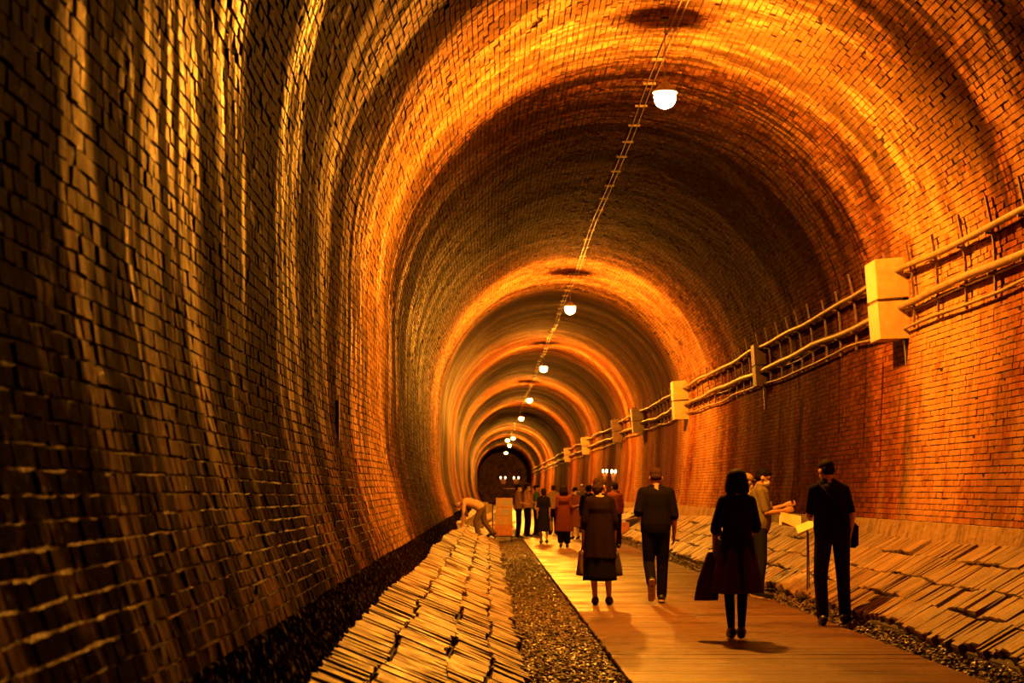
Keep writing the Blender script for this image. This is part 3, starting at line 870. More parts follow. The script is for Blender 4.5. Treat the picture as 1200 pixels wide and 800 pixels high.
# ------------------------------------------------------------------ people
def smat(name, col, **k): return plain(name, col, **k)
M_SKIN = plain('skin', (0.42, 0.22, 0.13), .5, scale=14, var=.1)
M_HAIR = plain('black_hair', (0.010, 0.006, 0.004), .7, scale=90, var=.5, spec=.05)
M_HAIRB = plain('brown_hair', (0.05, 0.024, 0.012), .7, scale=90, var=.5, spec=.06)
M_HAIRG = plain('grey_hair', (0.16, 0.11, 0.07), .6, scale=90, var=.4)
M_SHOE = plain('black_shoe', (0.012, 0.009, 0.008), .45)
M_SOLE = plain('pale_sole', (0.38, 0.26, 0.14), .7)
M_EYE = plain('eye', (0.01, 0.008, 0.006), .2)
M_MASK = plain('white_mask', (0.62, 0.55, 0.45), .8, scale=60, var=.06)

DEF = dict(pelvis=(0, 0, .93), waist=(0, .005, 1.08), chest=(0, .0, 1.27), neck=(0, -.01, 1.44), head=(0, .015, 1.585),
           hip_L=(-.09, 0, .90), knee_L=(-.10, .02, .49), ankle_L=(-.10, -.02, .075), toe_L=(-.12, .17, .03),
           hip_R=(.09, 0, .90), knee_R=(.10, .02, .49), ankle_R=(.10, -.02, .075), toe_R=(.12, .17, .03),
           sh_L=(-.175, -.01, 1.385), elb_L=(-.225, -.03, 1.11), wr_L=(-.225, .05, .88), hand_L=None,
           sh_R=(.175, -.01, 1.385), elb_R=(.225, -.03, 1.11), wr_R=(.225, .05, .88), hand_R=None,
           look=(0, 1, 0), curl=.5)

class Figure:
    def __init__(self, name, label, x, d, yaw, H, pose=None, sex='m', vox=.009, z=0.0, cat='person'):
        self.J = {k: (Vector(v) if isinstance(v, tuple) else v) for k, v in DEF.items()}
        for k, v in (pose or {}).items(): self.J[k] = Vector(v) if isinstance(v, tuple) else v
        for k in ('sh', 'elb', 'wr'):
            for q in 'LR': self.J[k + '_' + q].x *= .88 if sex == 'm' else .84
        self.J['head'] = self.J['head'] - (self.J['head'] - self.J['neck']).normalized() * .018
        self.k = H / 1.70; self.sex = sex; self.vox = vox
        if sex == 'f': self.LEG = (.086, .070, .050, .047, .031); self.ARM = (.041, .037, .033, .031, .024)
        self.root = empty(name, (x, d, z), yaw)
        tag(self.root, label, cat)
        J = self.J
        self.spine = [J['pelvis'], J['waist'], J['chest'], J['neck']]
        self.lookv = J['look'].normalized()
        hu = (J['head'] - J['neck']).normalized()
        f = (self.lookv - hu * self.lookv.dot(hu)).normalized()
        self.HR = Matrix((f.cross(hu), f, hu)).transposed()     # head frame: x right, y to the face, z up
        self.rightv = (J['sh_R'] - J['sh_L']).normalized()
    # ---- pieces, in metres of a 1.70 m figure; scaled at the end
    def sp(self, t):
        S = self.spine; n = len(S) - 1; t = max(0, min(n - 1e-6, t * n)); i = int(t); f = t - i
        p0 = S[max(0, i - 1)]; p1 = S[i]; p2 = S[i + 1]; p3 = S[min(n, i + 2)]
        return .5 * ((2 * p1) + (p2 - p0) * f + (2 * p0 - 5 * p1 + 4 * p2 - p3) * f * f + (3 * p1 - p0 - 3 * p2 + p3) * f ** 3)
    def torso(self, m, grow=0.0, t0=-.0, hem=None):
        W = [(-.12, .150, .100), (0, .160, .112), (.16, .155, .108), (.33, .135, .095), (.5, .148, .105), (.68, .160, .112), (.84, .158, .100), (.93, .120, .080), (1.0, .062, .060)] if self.sex == 'm' else \
            [(-.12, .160, .105), (0, .165, .115), (.16, .150, .105), (.33, .115, .085), (.5, .128, .100), (.68, .142, .115), (.84, .138, .095), (.93, .105, .072), (1.0, .052, .052)]
        rings = []
        for t, rx, ry in W:
            if t < t0: continue
            c = self.sp(max(0, t))
            tan = (self.sp(min(1, max(0, t) + .05)) - self.sp(max(0, t - .05))).normalized()
            if t < 0: c = c + tan * t * .5
            x = self.J['hip_R'] - self.J['hip_L']; w = max(0, min(1, t)); x = (x.normalized() * (1 - w) + self.rightv * w)
            x = (x - tan * x.dot(tan)).normalized(); y = tan.cross(x)
            g = (grow + (.028 * math.exp(-((t - .30) / .2) ** 2) if grow > 0 and self.sex == 'm' else 0)) if t < .95 else grow * .5
            rings.append([c + x * math.cos(q) * (rx + g) + y * math.sin(q) * (ry + g) for q in (2 * PI * i / 20 for i in range(20))])
        m.loft(rings)
    def limb(self, m, a, b, c, r, upto=2.0, grow=0.0, start=0.0):
        """two-bone limb a-b-c with radii r = (ra, rb_mid, rb, rc_mid, rc); upto counts bones"""
        J = self.J; A, B, C = J[a], J[b], J[c]
        pts = [A, A.lerp(B, .45), B, B.lerp(C, .4), C]; par = [0, .45, 1, 1.4, 2]
        P, R = [], []
        for i, (p, q) in enumerate(zip(pts, par)):
            if q <= upto + 1e-6: P.append(p); R.append(r[i] + grow)
            else:
                f = (upto - par[i - 1]) / (q - par[i - 1])
                P.append(pts[i - 1].lerp(p, f)); R.append(r[i - 1] + (r[i] - r[i - 1]) * f + grow); break
        if len(P) < 2: return
        m.tube(P, R, 12, True)
    ARM = (.046, .043, .038, .037, .027); LEG = (.088, .075, .056, .057, .040)
    def hand(self, m, side):
        J = self.J; w = J['wr_' + side]; e = J['elb_' + side]
        dr = J['hand_' + side]
        ax = ((dr - w) if dr is not None else (w - e)).normalized()
        sgn = -1 if side == 'L' else 1
        inw = Vector((-sgn, 0, 0)) if abs(ax.x) < .8 else Vector((0, 0, -1))
        pal = (inw - ax * inw.dot(ax)).normalized()          # the palm looks this way
        acr = ax.cross(pal).normalized()
        if acr.y < 0: acr = -acr                               # thumb side forward
        rings = []
        for t, a_, b_ in ((-.01, .026, .020), (.03, .036, .018), (.07, .042, .016), (.095, .040, .013)):
            c = w + ax * t
            rings.append([c + acr * math.cos(q) * a_ + pal * math.sin(q) * b_ for q in (2 * PI * i / 12 for i in range(12))])
        m.loft(rings)
        cu = J['curl']
        for k, ln in ((-1.5, .062), (-.5, .076), (.5, .082), (1.5, .074)):
            p = w + ax * .088 + acr * k * .0195; pts = [p]; ang = cu * .25; dd = ax
            for j in range(3):
                dd = (ax * math.cos(ang) + pal * math.sin(ang)); p = p + dd * ln * (.42, .33, .25)[j]; pts.append(p); ang += cu * .8
            m.tube(pts, [.0095, .0095, .009, .008], 8, True)
        p = w + ax * .025 + acr * .028
        m.tube([p, p + (ax * .6 + acr * .7).normalized() * .04 + pal * .012, p + ax * .075 + acr * .032 + pal * .028], [.013, .011, .009], 8, True)
    def headp(self, m):
        c = self.J['head']; R = self.HR
        for q in 'LR': m.tube([self.J['sh_' + q].lerp(self.J['neck'], .2) + Vector((0, -.01, .0)), self.J['neck'] + (c - self.J['neck']) * .2], [.042, .048], 12, True)
        m.ellipsoid(c + R @ Vector((0, -.012, .028)), (.076, .094, .088), R)
        m.ellipsoid(c + R @ Vector((0, .018, -.035)), (.061, .070, .078), R)
        m.ellipsoid(c + R @ Vector((0, .055, -.085)), (.034, .030, .024), R, 10, 8)          # chin
        m.tube([c + R @ Vector((0, .083, .018)), c + R @ Vector((0, .104, -.022))], [.010, .015], 8, True)   # nose
        m.ellipsoid(c + R @ Vector((0, .080, -.052)), (.026, .012, .011), R, 10, 6)          # lips
        m.ellipsoid(c + R @ Vector((0, .074, .032)), (.052, .016, .011), R, 10, 6)           # brow
        for q in (-1, 1):
            m.ellipsoid(c + R @ Vector((q * .077, -.008, -.012)), (.011, .022, .032), R, 8, 6)
        n0 = self.J['neck']
        m.tube([n0 - (c - n0).normalized() * .04, n0.lerp(c, .4), c + R @ Vector((0, -.012, -.05))], [.060, .053, .052], 12, True)
    def foot(self, m, side, grow=0.0):
        a = self.J['ankle_' + side]; t = self.J['toe_' + side]
        ax = (t - a); up = Vector((0, 0, 1)); fl = ax.copy(); L = fl.length
        f = ax.normalized(); sd = f.cross(up).normalized(); u = sd.cross(f).normalized()
        heel = a - f * .055 - u * .02
        for pts in ([(heel + u * .0, .036 + grow), (a + f * .03 - u * .004, .038 + grow), (a + f * L * .65, .034 + grow), (t - f * .03, .026 + grow)],):
            m.tube([p for p, r in pts], [r for p, r in pts], 12, True)
        m.tube([a, a - u * .03], [.040 + grow, .036 + grow], 10, True)
    def fin(self, m, name, mat, parent=None, smooth=4, vox=None):
        m.v = [tuple(Vector(p) * self.k) for p in m.v]
        return m.remesh(name, mat, parent or self.root, vox or self.vox, smooth)
    def raw(self, m, name, mat, parent=None, smooth=True):
        m.v = [tuple(Vector(p) * self.k) for p in m.v]
        return m.build(name, mat, parent or self.root, smooth)
    def body(self):
        m = MB(); self.torso(m); self.headp(m)
        for s_ in 'LR':
            self.limb(m, 'sh_' + s_, 'elb_' + s_, 'wr_' + s_, self.ARM); self.hand(m, s_)
            self.limb(m, 'hip_' + s_, 'knee_' + s_, 'ankle_' + s_, self.LEG); self.foot(m, s_, -.004)
        self.b = self.fin(m, 'body', M_SKIN, smooth=3)
        return self
    def eyes(self):
        c = self.J['head']; R = self.HR
        for q in (-1, 1):
            m = MB(); m.ellipsoid(c + R @ Vector((q * .030, .083, .012)), (.014, .008, .008), R, 10, 6)
            self.raw(m, 'eye', M_EYE)
        return self
    def shirt(self, mat, sleeve=.7, grow=.020, hem=-.12, name='shirt', loose=0.0, skirt=None):
        m = MB(); self.torso(m, grow, hem)
        if skirt: self.skirt(mat, *skirt, into=m)
        for s_ in 'LR':
            r = tuple(v + loose for v in self.ARM)
            self.limb(m, 'sh_' + s_, 'elb_' + s_, 'wr_' + s_, r, sleeve, .012)
            A = self.J['sh_' + s_]; m.tube([A, self.sp(.86)], [.052 + loose * .3, .070], 12, True)
            m.tube([A.lerp(self.J['neck'], .15) + Vector((0, -.01, .0)), self.J['neck'] + (self.J['head'] - self.J['neck']) * .16], [.050, .052], 12, True)
        self.fin(m, name, mat, smooth=7 if skirt else 4); return self
    def trousers(self, mat, grow=.016, upto=1.93, flare=0.0):
        m = MB(); self.torso_low(m, grow)
        for s_ in 'LR':
            r = (self.LEG[0] + .004, self.LEG[1] + .006 + flare * .5, self.LEG[2] + .012 + flare, self.LEG[3] + .006 + flare, self.LEG[4] + .018 + flare)
            self.limb(m, 'hip_' + s_, 'knee_' + s_, 'ankle_' + s_, r, upto, grow - .010)
        self.fin(m, 'trousers', mat); return self
    def torso_low(self, m, grow):
        rings = []
        for t, rx, ry in ((-.14, .13, .095), (-.05, .158, .110), (.06, .163, .113), (.2, .150, .105), (.3, .140, .098)):
            c = self.sp(max(0, t)); tan = (self.sp(max(0, t) + .06) - self.sp(max(0, t))).normalized()
            if t < 0: c = c + tan * t * .6
            x = (self.J['hip_R'] - self.J['hip_L']).normalized(); x = (x - tan * x.dot(tan)).normalized(); y = tan.cross(x)
            rings.append([c + x * math.cos(q) * (rx + grow) + y * math.sin(q) * (ry + grow) for q in (2 * PI * i / 20 for i in range(20))])
        m.loft(rings)
    def skirt(self, mat, z0, z1, r0, r1, folds=7, amp=.05, name='skirt', sway=(0, 0), n=56, into=None):
        rings = []; steps = 12
        ph = random.uniform(0, 6)
        for k in range(steps + 1):
            f = k / steps; z = z0 + (z1 - z0) * f
            rx = r0[0] + (r1[0] - r0[0]) * f ** .8; ry = r0[1] + (r1[1] - r0[1]) * f ** .8
            c = self.J['pelvis'] * 1; cx, cy = c.x + sway[0] * f, c.y + sway[1] * f
            ring = []
            for i in range(n):
                q = 2 * PI * i / n
                w = 1 + amp * f * (math.sin(folds * q + ph) + .5 * math.sin((folds * 2 - 3) * q + 2 * ph))
                ring.append(Vector((cx + rx * w * math.cos(q), cy + ry * w * math.sin(q), z + .006 * math.sin(3 * q + ph) * f)))
            rings.append(ring)
        if into is not None:
            into.loft(rings); return self
        inner = [[Vector((cx + (p.x - cx) * .96, cy + (p.y - cy) * .96, p.z + .002)) for p in rings[-1]]] + [[Vector((p.x * .93, p.y * .93, p.z)) for p in rings[3]]]
        m = MB(); m.loft(rings + inner); self.raw(m, name, mat); return self
    def shoes(self, mat, sole=None):
        for s_ in 'LR':
            m = MB(); self.foot(m, s_, .010)
            o = self.fin(m, 'shoe', mat, smooth=2, vox=min(self.vox, .01))
            if sole:
                a = self.J['ankle_' + s_]; t = self.J['toe_' + s_]; f = (t - a).normalized(); sd = f.cross(Vector((0, 0, 1))).normalized(); u = sd.cross(f).normalized()
                rings = []
                for q, w in ((-.09, .028), (-.06, .040), (.04, .036), (.13, .046), (.19, .040), (.215, .022)):
                    c = a + f * q - u * .062
                    rings.append([c - sd * w - u * .010, c + sd * w - u * .010, c + sd * w + u * .012, c - sd * w + u * .012])
                m = MB(); m.loft(rings); self.raw(m, 'sole', sole, o, False)
        return self
    def hair(self, mat, style='short'):
        c = self.J['head']; R = self.HR; m = MB()
        P = lambda x, y, z: c + R @ Vector((x, y, z))
        if style == 'short':
            m.ellipsoid(P(0, -.022, .045), (.084, .098, .084), R); m.ellipsoid(P(0, -.045, -.005), (.079, .066, .070), R)
            m.ellipsoid(P(0, .035, .085), (.062, .055, .034), R)
        elif style == 'crop':
            m.ellipsoid(P(0, -.018, .045), (.080, .094, .078), R); m.ellipsoid(P(0, -.045, .0), (.075, .062, .060), R)
        elif style == 'bob':
            m.ellipsoid(P(0, -.020, .040), (.104, .108, .088), R)
            rings = []
            for z, rx, ry, y in ((.06, .096, .094, -.02), (.0, .112, .100, -.028), (-.06, .122, .098, -.032), (-.105, .120, .088, -.036), (-.125, .105, .074, -.036)):
                rings.append([P(rx * math.cos(q), y + ry * math.sin(q) * (1 if math.sin(q) < 0 else .55), z) for q in (2 * PI * i / 20 for i in range(20))])
            m.loft(rings)
        elif style == 'nape':
            m.ellipsoid(P(0, -.024, .045), (.088, .102, .086), R); m.ellipsoid(P(0, -.055, -.02), (.084, .064, .082), R)
            m.ellipsoid(P(0, -.06, -.075), (.062, .040, .035), R)
            for k in range(14):
                q = random.uniform(PI * .95, PI * 2.05); z = random.uniform(-.05, .11)
                m.tube([P(.07 * math.cos(q), -.02 + .08 * math.sin(q), z), P(.094 * math.cos(q), -.02 + .112 * math.sin(q), z - .03)], [.018, .007], 6, True)
        elif style == 'bun':
            m.ellipsoid(P(0, -.022, .045), (.084, .098, .084), R); m.ellipsoid(P(0, -.05, -.01), (.076, .06, .07), R); m.ellipsoid(P(0, -.11, .035), (.045, .04, .045), R)
        self.fin(m, 'hair', mat, smooth=2); return self
    def mask(self):
        c = self.J['head']; R = self.HR; m = MB()
        m.ellipsoid(c + R @ Vector((0, .052, -.052)), (.060, .060, .050), R)
        o = self.fin(m, 'face_mask', M_MASK, smooth=1, vox=.008)
        for q in (-1, 1):
            m = MB(); m.tube([c + R @ Vector((q * .050, .075, -.030)), c + R @ Vector((q * .084, -.005, .0))], .004, 6); self.raw(m, 'ear_loop', M_MASK, o)
        return self
    def cap(self, mat):
        c = self.J['head']; R = self.HR; m = MB()
        m.ellipsoid(c + R @ Vector((0, -.012, .060)), (.090, .104, .072), R)
        o = self.fin(m, 'cap', mat, smooth=1)
        m = MB(); m.ellipsoid(c + R @ Vector((0, .105, .050)), (.072, .075, .010), R, 16, 6); self.raw(m, 'cap_peak', mat, o)
        return self
    def at(self, name): return self.root.matrix_basis @ (self.J[name] * self.k)

def scr(px, d): return (px - VPX) / F_PX * d

# --- the five figures nearest the viewer
M_BLACKCLOTH = fabric('black_cotton', (.007, .0055, .0045))
M_DARKDENIM = fabric('dark_denim', (.014, .014, .018))
M_NAVY = fabric('navy_cotton', (.008, .006, .005))
M_DKDRESS = fabric('dark_brown_cloth', (.015, .0075, .004))
M_SHEER = fabric('maroon_sheer_cloth', (.06, .014, .006))
M_OLIVE = fabric('olive_cotton', (.16, .13, .06))
M_LEATHER = plain('dark_leather', (.03, .018, .011), .45)
M_CANVAS = fabric('dull_canvas', (.14, .085, .045))
M_LANYARD = plain('pale_strap', (.5, .38, .16), .6)

# man in a dark T-shirt standing on the boardwalk's edge, looking down at the wall
f = Figure('person', 'person in black T-shirt and dark trousers standing beside the tilted sign stand', 3.60, 18.0, .12, 1.76,
           dict(pelvis=(.03, 0, .93), waist=(.03, .01, 1.09), chest=(.01, .015, 1.28), neck=(-.01, .015, 1.45), head=(-.02, .06, 1.585),
                hip_L=(-.06, 0, .90), knee_L=(-.085, .03, .49), ankle_L=(-.075, -.02, .075), toe_L=(-.04, .17, .03),
                hip_R=(.12, 0, .90), knee_R=(.16, .05, .50), ankle_R=(.20, .10, .075), toe_R=(.30, .26, .03),
                sh_L=(-.185, 0, 1.385), elb_L=(-.20, .10, 1.12), wr_L=(-.12, .32, 1.10), sh_R=(.175, 0, 1.385), elb_R=(.245, -.05, 1.12), wr_R=(.235, -.01, .885),
                look=(-.25, .9, -.25)), vox=.008)
f.body().shirt(M_BLACKCLOTH, .8, .024, -.12).trousers(M_DARKDENIM, .014).shoes(M_SHOE).hair(M_HAIR, 'crop')
m = MB(); m.tube([f.J['sh_L'] + Vector((.03, -.05, .062)), f.sp(.62) + Vector((0, -.150, 0)), f.sp(.2) + Vector((.12, -.140, 0)), f.sp(.1) + Vector((.19, -.02, 0))], .014, 6); f.raw(m, 'bag_strap', M_BLACKCLOTH)
m = MB(); m.box((f.sp(.05) + Vector((.225, .06, -.03))) * f.k, (.09, .24, .26), bev=.03)
o = m.build('shoulder_bag', M_BLACKCLOTH, None); o.matrix_world = f.root.matrix_basis
tag(o, 'small black shoulder bag at the hip of the person by the sign stand', 'bag')

# woman in the flared dress walking away, closest to the viewer
f = Figure('person', 'person with black bobbed hair in a dark flared dress walking closest to the viewer', 2.36, 16.2, -.04, 1.63,
           dict(hip_L=(-.08, 0, .90), knee_L=(-.07, .06, .49), ankle_L=(-.045, .06, .085), toe_L=(-.05, .24, .03),
                hip_R=(.08, 0, .90), knee_R=(.06, .03, .50), ankle_R=(.035, -.10, .10), toe_R=(.05, .07, .03),
                sh_L=(-.155, -.01, 1.375), elb_L=(-.25, -.02, 1.12), wr_L=(-.255, .06, .90), sh_R=(.155, -.01, 1.375), elb_R=(.235, .02, 1.12), wr_R=(.19, .20, 1.02)), 'f', .008)
f.body().shirt(M_DKDRESS, 1.15, .022, .02, 'dress', .008, (1.14, .50, (.125, .10), (.245, .195), 6, .05))
f.skirt(M_SHEER, 1.02, .47, (.140, .11), (.27, .215), 8, .045, 'sheer_overskirt')
f.shoes(M_SHOE).hair(M_HAIR, 'bob')
for s_ in 'LR':
    m = MB(); f.limb(m, 'hip_' + s_, 'knee_' + s_, 'ankle_' + s_, f.LEG, 2.0, .003); f.fin(m, 'stocking', M_BLACKCLOTH)
# jacket hanging from her hand
w = f.at('wr_L')
m = MB(); rings = []
for k in range(9):
    t_ = k / 8; z = .02 - .46 * t_; rx = .03 + .075 * min(1, t_ * 1.6); ry = .025 + .05 * t_
    rings.append([Vector((-.05 * t_ + rx * (1 + .14 * math.sin(5 * q + t_ * 3)) * math.cos(q), .02 + ry * (1 + .16 * math.sin(4 * q)) * math.sin(q), z)) for q in (2 * PI * i / 24 for i in range(24))])
m.loft(rings); o = m.build('jacket', M_SHEER, None, True, w + Vector((-.03, .0, -.05)))
tag(o, 'folded maroon jacket hanging from the hand of the person in the flared dress', 'jacket')
m = MB(); m.box((0, 0, 0), (.10, .25, .28), bev=.035); hb = m.build('handbag', M_LEATHER, None, False, w + Vector((.055, .02, -.02)))
tag(hb, 'dark handbag under the arm of the person in the flared dress', 'bag')
m = MB(); m.tube([(0, -.07, .12), (0, -.05, .30), (0, .05, .30), (0, .07, .12)], .010, 6); m.build('bag_handle', M_LEATHER, hb)

# woman in the long tunic, head turned to the right
f = Figure('person', 'short-haired person in long dark tunic and skirt carrying bags, face turned aside', 1.385, 21.2, 0, 1.60,
           dict(hip_L=(-.08, 0, .90), knee_L=(-.08, .05, .49), ankle_L=(-.055, .03, .075), toe_L=(-.06, .21, .03),
                hip_R=(.08, 0, .90), knee_R=(.11, .02, .49), ankle_R=(.13, .06, .075), toe_R=(.17, .23, .03),
                sh_L=(-.165, -.01, 1.375), elb_L=(-.235, .0, 1.11), wr_L=(-.235, .10, .92), sh_R=(.165, -.01, 1.375), elb_R=(.235, .0, 1.11), wr_R=(.245, .08, .90),
                neck=(0, .0, 1.44), head=(.02, .05, 1.575), look=(.75, .65, -.1)), 'f', .008)
f.body().eyes().shirt(M_DKDRESS, 1.35, .026, -.12, 'tunic', .012, (1.26, .62, (.150, .12), (.225, .18), 7, .04))
f.skirt(M_BLACKCLOTH, 1.0, .33, (.165, .13), (.225, .175), 9, .03, 'skirt')
f.shoes(M_SHOE).hair(M_HAIRB, 'nape')
m = MB(); m.tube([f.sp(.97) + Vector((.058 * math.cos(q), .058 * math.sin(q) - .005, .012 + .012 * math.sin(q))) for q in (2 * PI * i / 16 for i in range(17))], .018, 8); f.raw(m, 'collar', M_LANYARD)
def hang_bag(w, label, mat, sz, tilt=0.0):
    t = empty('tote_bag', w - Vector((0, 0, sz[2] + .16))); tag(t, label, 'bag'); t.rotation_euler = (0, tilt, .1)
    rings = []
    for k in range(8):
        u = k / 7; g = 1.06 - .2 * u + .05 * math.sin(u * 5)
        rings.append([Vector((sz[0] / 2 * g * (abs(math.cos(q)) ** .6) * math.copysign(1, math.cos(q)) * (1 + .05 * math.sin(3 * q + k)), sz[1] / 2 * g * (abs(math.sin(q)) ** .6) * math.copysign(1, math.sin(q)), sz[2] * u)) for q in (2 * PI * i / 24 + .01 for i in range(24))])
    m = MB(); m.loft(rings); m.build('bag_body', mat, t, True)
    for q in (-1, 1):
        m = MB(); m.tube([(q * .02, -sz[1] * .3, sz[2] - .01), (q * .008, -.03, sz[2] + .15), (q * .008, .03, sz[2] + .15), (q * .02, sz[1] * .3, sz[2] - .01)], .008, 6); m.build('handle', mat, t)
hang_bag(f.at('wr_L') + Vector((-.02, .02, -.04)), 'brown canvas bag in one hand of the short-haired tunic wearer', M_CANVAS, (.13, .30, .30), .06)
hang_bag(f.at('wr_R') + Vector((.03, .02, -.02)), 'dark narrow bag in the other hand of the tunic wearer', M_LEATHER, (.12, .26, .30), -.12)

# man walking away, rear foot lifted
f = Figure('person', 'cropped-haired person in dark shirt walking away, pale shoe sole lifted', 2.125, 21.6, -.02, 1.72,
           dict(hip_L=(-.085, 0, .90), knee_L=(-.085, .04, .50), ankle_L=(-.075, -.26, .26), toe_L=(-.075, -.18, .09),
                hip_R=(.085, 0, .90), knee_R=(.085, .06, .49), ankle_R=(.075, .06, .075), toe_R=(.10, .25, .03),
                sh_L=(-.185, -.01, 1.385), elb_L=(-.255, -.04, 1.14), wr_L=(-.23, .17, 1.08), sh_R=(.185, -.01, 1.385), elb_R=(.255, -.02, 1.10), wr_R=(.265, .07, .875), head=(.0, .03, 1.59)), 'm', .008)
f.body().shirt(M_NAVY, 1.02, .024, -.12, 'shirt', .012).trousers(M_BLACKCLOTH, .016).shoes(M_SHOE, M_SOLE).hair(M_HAIRB, 'crop')
m = MB(); m.box((0, 0, 0), (.05, .03, .014), Matrix.Rotation(.5, 3, 'Y'), .004)
m.v = [tuple(Vector(p) + f.sp(.97) + Vector((0, -.075, .0))) for p in m.v]; f.raw(m, 'collar_tag', M_LANYARD, None, False)
# the phone-sized pouch on his belt side
m = MB(); m.box(Vector((-.165, .03, .95)) * f.k, (.05, .12, .14), bev=.012); f2 = m.build('belt_pouch', M_LEATHER, f.root)

# reader in profile with mask, phone and leaflet
f = Figure('person', 'masked person in olive shirt reading a phone, papers under the arm', 3.63, 22.8, -PI / 2 - .15, 1.74,
           dict(head=(0, .05, 1.58), look=(0, .95, -.18),
                sh_L=(-.175, 0, 1.385), elb_L=(-.20, .08, 1.12), wr_L=(-.07, .32, 1.20), hand_L=(-.05, .42, 1.23),
                sh_R=(.175, 0, 1.385), elb_R=(.21, .08, 1.10), wr_R=(.07, .30, 1.13), hand_R=(.04, .40, 1.15), curl=.7), 'm', .008)
f.body().eyes().shirt(M_OLIVE, .85, .026, -.12).trousers(M_DARKDENIM, .016).shoes(M_SHOE, M_SOLE).hair(M_HAIR, 'short').mask()
Rm = f.root.matrix_basis
m = MB(); m.box((0, 0, 0), (.075, .012, .15), None, .004); ph = m.build('phone', M_BLACKCLOTH)
ph.matrix_world = Rm @ Matrix.Translation(Vector((-.04, .46, 1.30)) * f.k) @ Matrix.Rotation(-1.0, 4, 'X'); tag(ph, 'dark phone held up by the masked person in olive', 'phone')
M_PAPER = plain('leaflet_paper', (.66, .52, .26), .7, scale=6, var=.08)
t = empty('leaflet', Rm @ (Vector((.10, .34, 1.02)) * f.k)); tag(t, 'folded pale leaflet held by the masked person in olive', 'leaflet'); t.rotation_euler = (.0, .0, -PI / 2 - .15)
for k, (ang, off) in enumerate(((.55, 0), (.30, .012))):
    m = MB(); m.box((0, .05, -off), (.22, .30, .003), Matrix.Rotation(.75 + off * 10, 3, 'Y') @ Matrix.Rotation(-ang, 3, 'X')); m.build('sheet', M_PAPER, t)
m = MB(); m.tube([f.sp(.98) + Vector((-.06, .02, 0)), f.sp(.6) + Vector((-.03, .145, 0)), f.sp(.35) + Vector((0, .15, 0)), f.sp(.6) + Vector((.03, .145, 0)), f.sp(.98) + Vector((.06, .02, 0))], .008, 6); f.raw(m, 'lanyard', M_LANYARD)
# companion behind the reader
f = Figure('person', 'fair-capped person half hidden behind the masked reader', 3.66, 24.2, -PI / 2 + .5, 1.68, dict(look=(0, 1, -.2)), 'f', .011)
f.body().eyes().shirt(fabric('straw_shirt', (.34, .24, .09)), .9).trousers(M_DARKDENIM).shoes(M_SHOE).hair(M_HAIRB, 'short').mask().cap(fabric('straw_cap', (.40, .28, .11)))

# tilted sign on a thin post
t = empty('sign_stand', (3.93, 21.0, .12)); tag(t, 'tilted pale information board on a thin post by the paved slope', 'sign')
m = MB(); m.tube([(0, 0, .01), (0, 0, .83)], .011, 8); m.build('post', M_IRON, t)
m = MB(); m.tube([(.03, .02, .01), (.012, .005, .80)], .006, 6); m.build('brace', M_IRON, t)
m = MB(); m.lathe((0, 0, 0), [(.13, -.01), (.13, .008), (.02, .02)], 20); m.build('foot', M_IRON, t)
m = MB(); m.box((-.03, 0, .86), (.22, .18, .012), Matrix.Rotation(.5, 3, 'X') @ Matrix.Rotation(-.45, 3, 'Y'), .003); m.build('board', M_PAPER, t)

# --- the crowd farther in
def crowd(label, px, d, yaw, H, sex, top, low, hair, pose=None, z=0.0, extra=None):
    f = Figure('person', label, scr(px, d), d, yaw, H, pose, sex, .013, z)
    f.body()
    if top[0] == 'shirt': f.shirt(top[1], top[2])
    if top[0] == 'coat': f.shirt(top[1], 1.8, .03, -.12, 'coat', .012, (1.2, top[2], (.15, .12), (.25, .19), 6, .04))
    if top[0] == 'dress': f.shirt(top[1], .9, .024, 0, 'dress', 0.0, (1.12, top[2], (.125, .10), (.24, .19), 7, .04))
    if low is not None: f.trousers(low, .018, 1.93 if top[0] != 'coat' else 1.75, .01 if top[0] != 'coat' else .03)
    f.shoes(M_SHOE); f.hair(*hair)
    if extra: extra(f)
    return f
hold = dict(elb_L=(-.20, .06, 1.12), wr_L=(-.10, .26, 1.08), elb_R=(.20, .06, 1.12), wr_R=(.10, .26, 1.06))
C_TAN = fabric('tan_shirt_cloth', (.22, .13, .065)); C_PEACH = fabric('peach_cloth', (.46, .25, .12)); C_GREEN = fabric('green_cloth', (.08, .15, .05))
C_RUST = fabric('rust_coat_cloth', (.13, .034, .016)); C_PALE = fabric('pale_cloth', (.50, .36, .17)); C_RED = fabric('dull_red_cloth', (.15, .05, .025)); C_PINK = fabric('dusty_pink_cloth', (.52, .36, .22)); C_GREY = fabric('grey_trouser_cloth', (.11, .075, .05))
crowd('masked person in tan shirt standing by the box trolley, side-on', 607.5, 52.6, -PI / 2, 1.66, 'm', ('shirt', C_TAN, .8), M_BLACKCLOTH, (M_HAIR, 'short'), hold, extra=lambda f: f.eyes().mask())
f = crowd('person in peach shirt holding a round fan, beside the tan-shirted one', 618, 54.0, -PI / 2 + .2, 1.70, 'm', ('shirt', C_PEACH, .8), M_BLACKCLOTH, (M_HAIR, 'short'), hold, extra=lambda f: f.eyes().mask())
t = empty('hand_fan', f.at('wr_R') + Vector((.07, -.05, -.10))); tag(t, 'round pale hand fan held by the person in peach shirt', 'fan')
m = MB(); m.ellipsoid((0, 0, 0), (.13, .010, .13), None, 24, 10); m.build('fan_leaf', C_PALE, t, True)
m = MB(); m.tube([(0, 0, -.12), (0, 0, .17)], .008, 6); m.build('fan_handle', M_LEATHER, t)
crowd('person in green top among the standing crowd, hair tied back', 629, 55.0, -PI / 2 - .3, 1.66, 'f', ('shirt', C_GREEN, .8), M_BLACKCLOTH, (M_HAIR, 'bun'), hold)
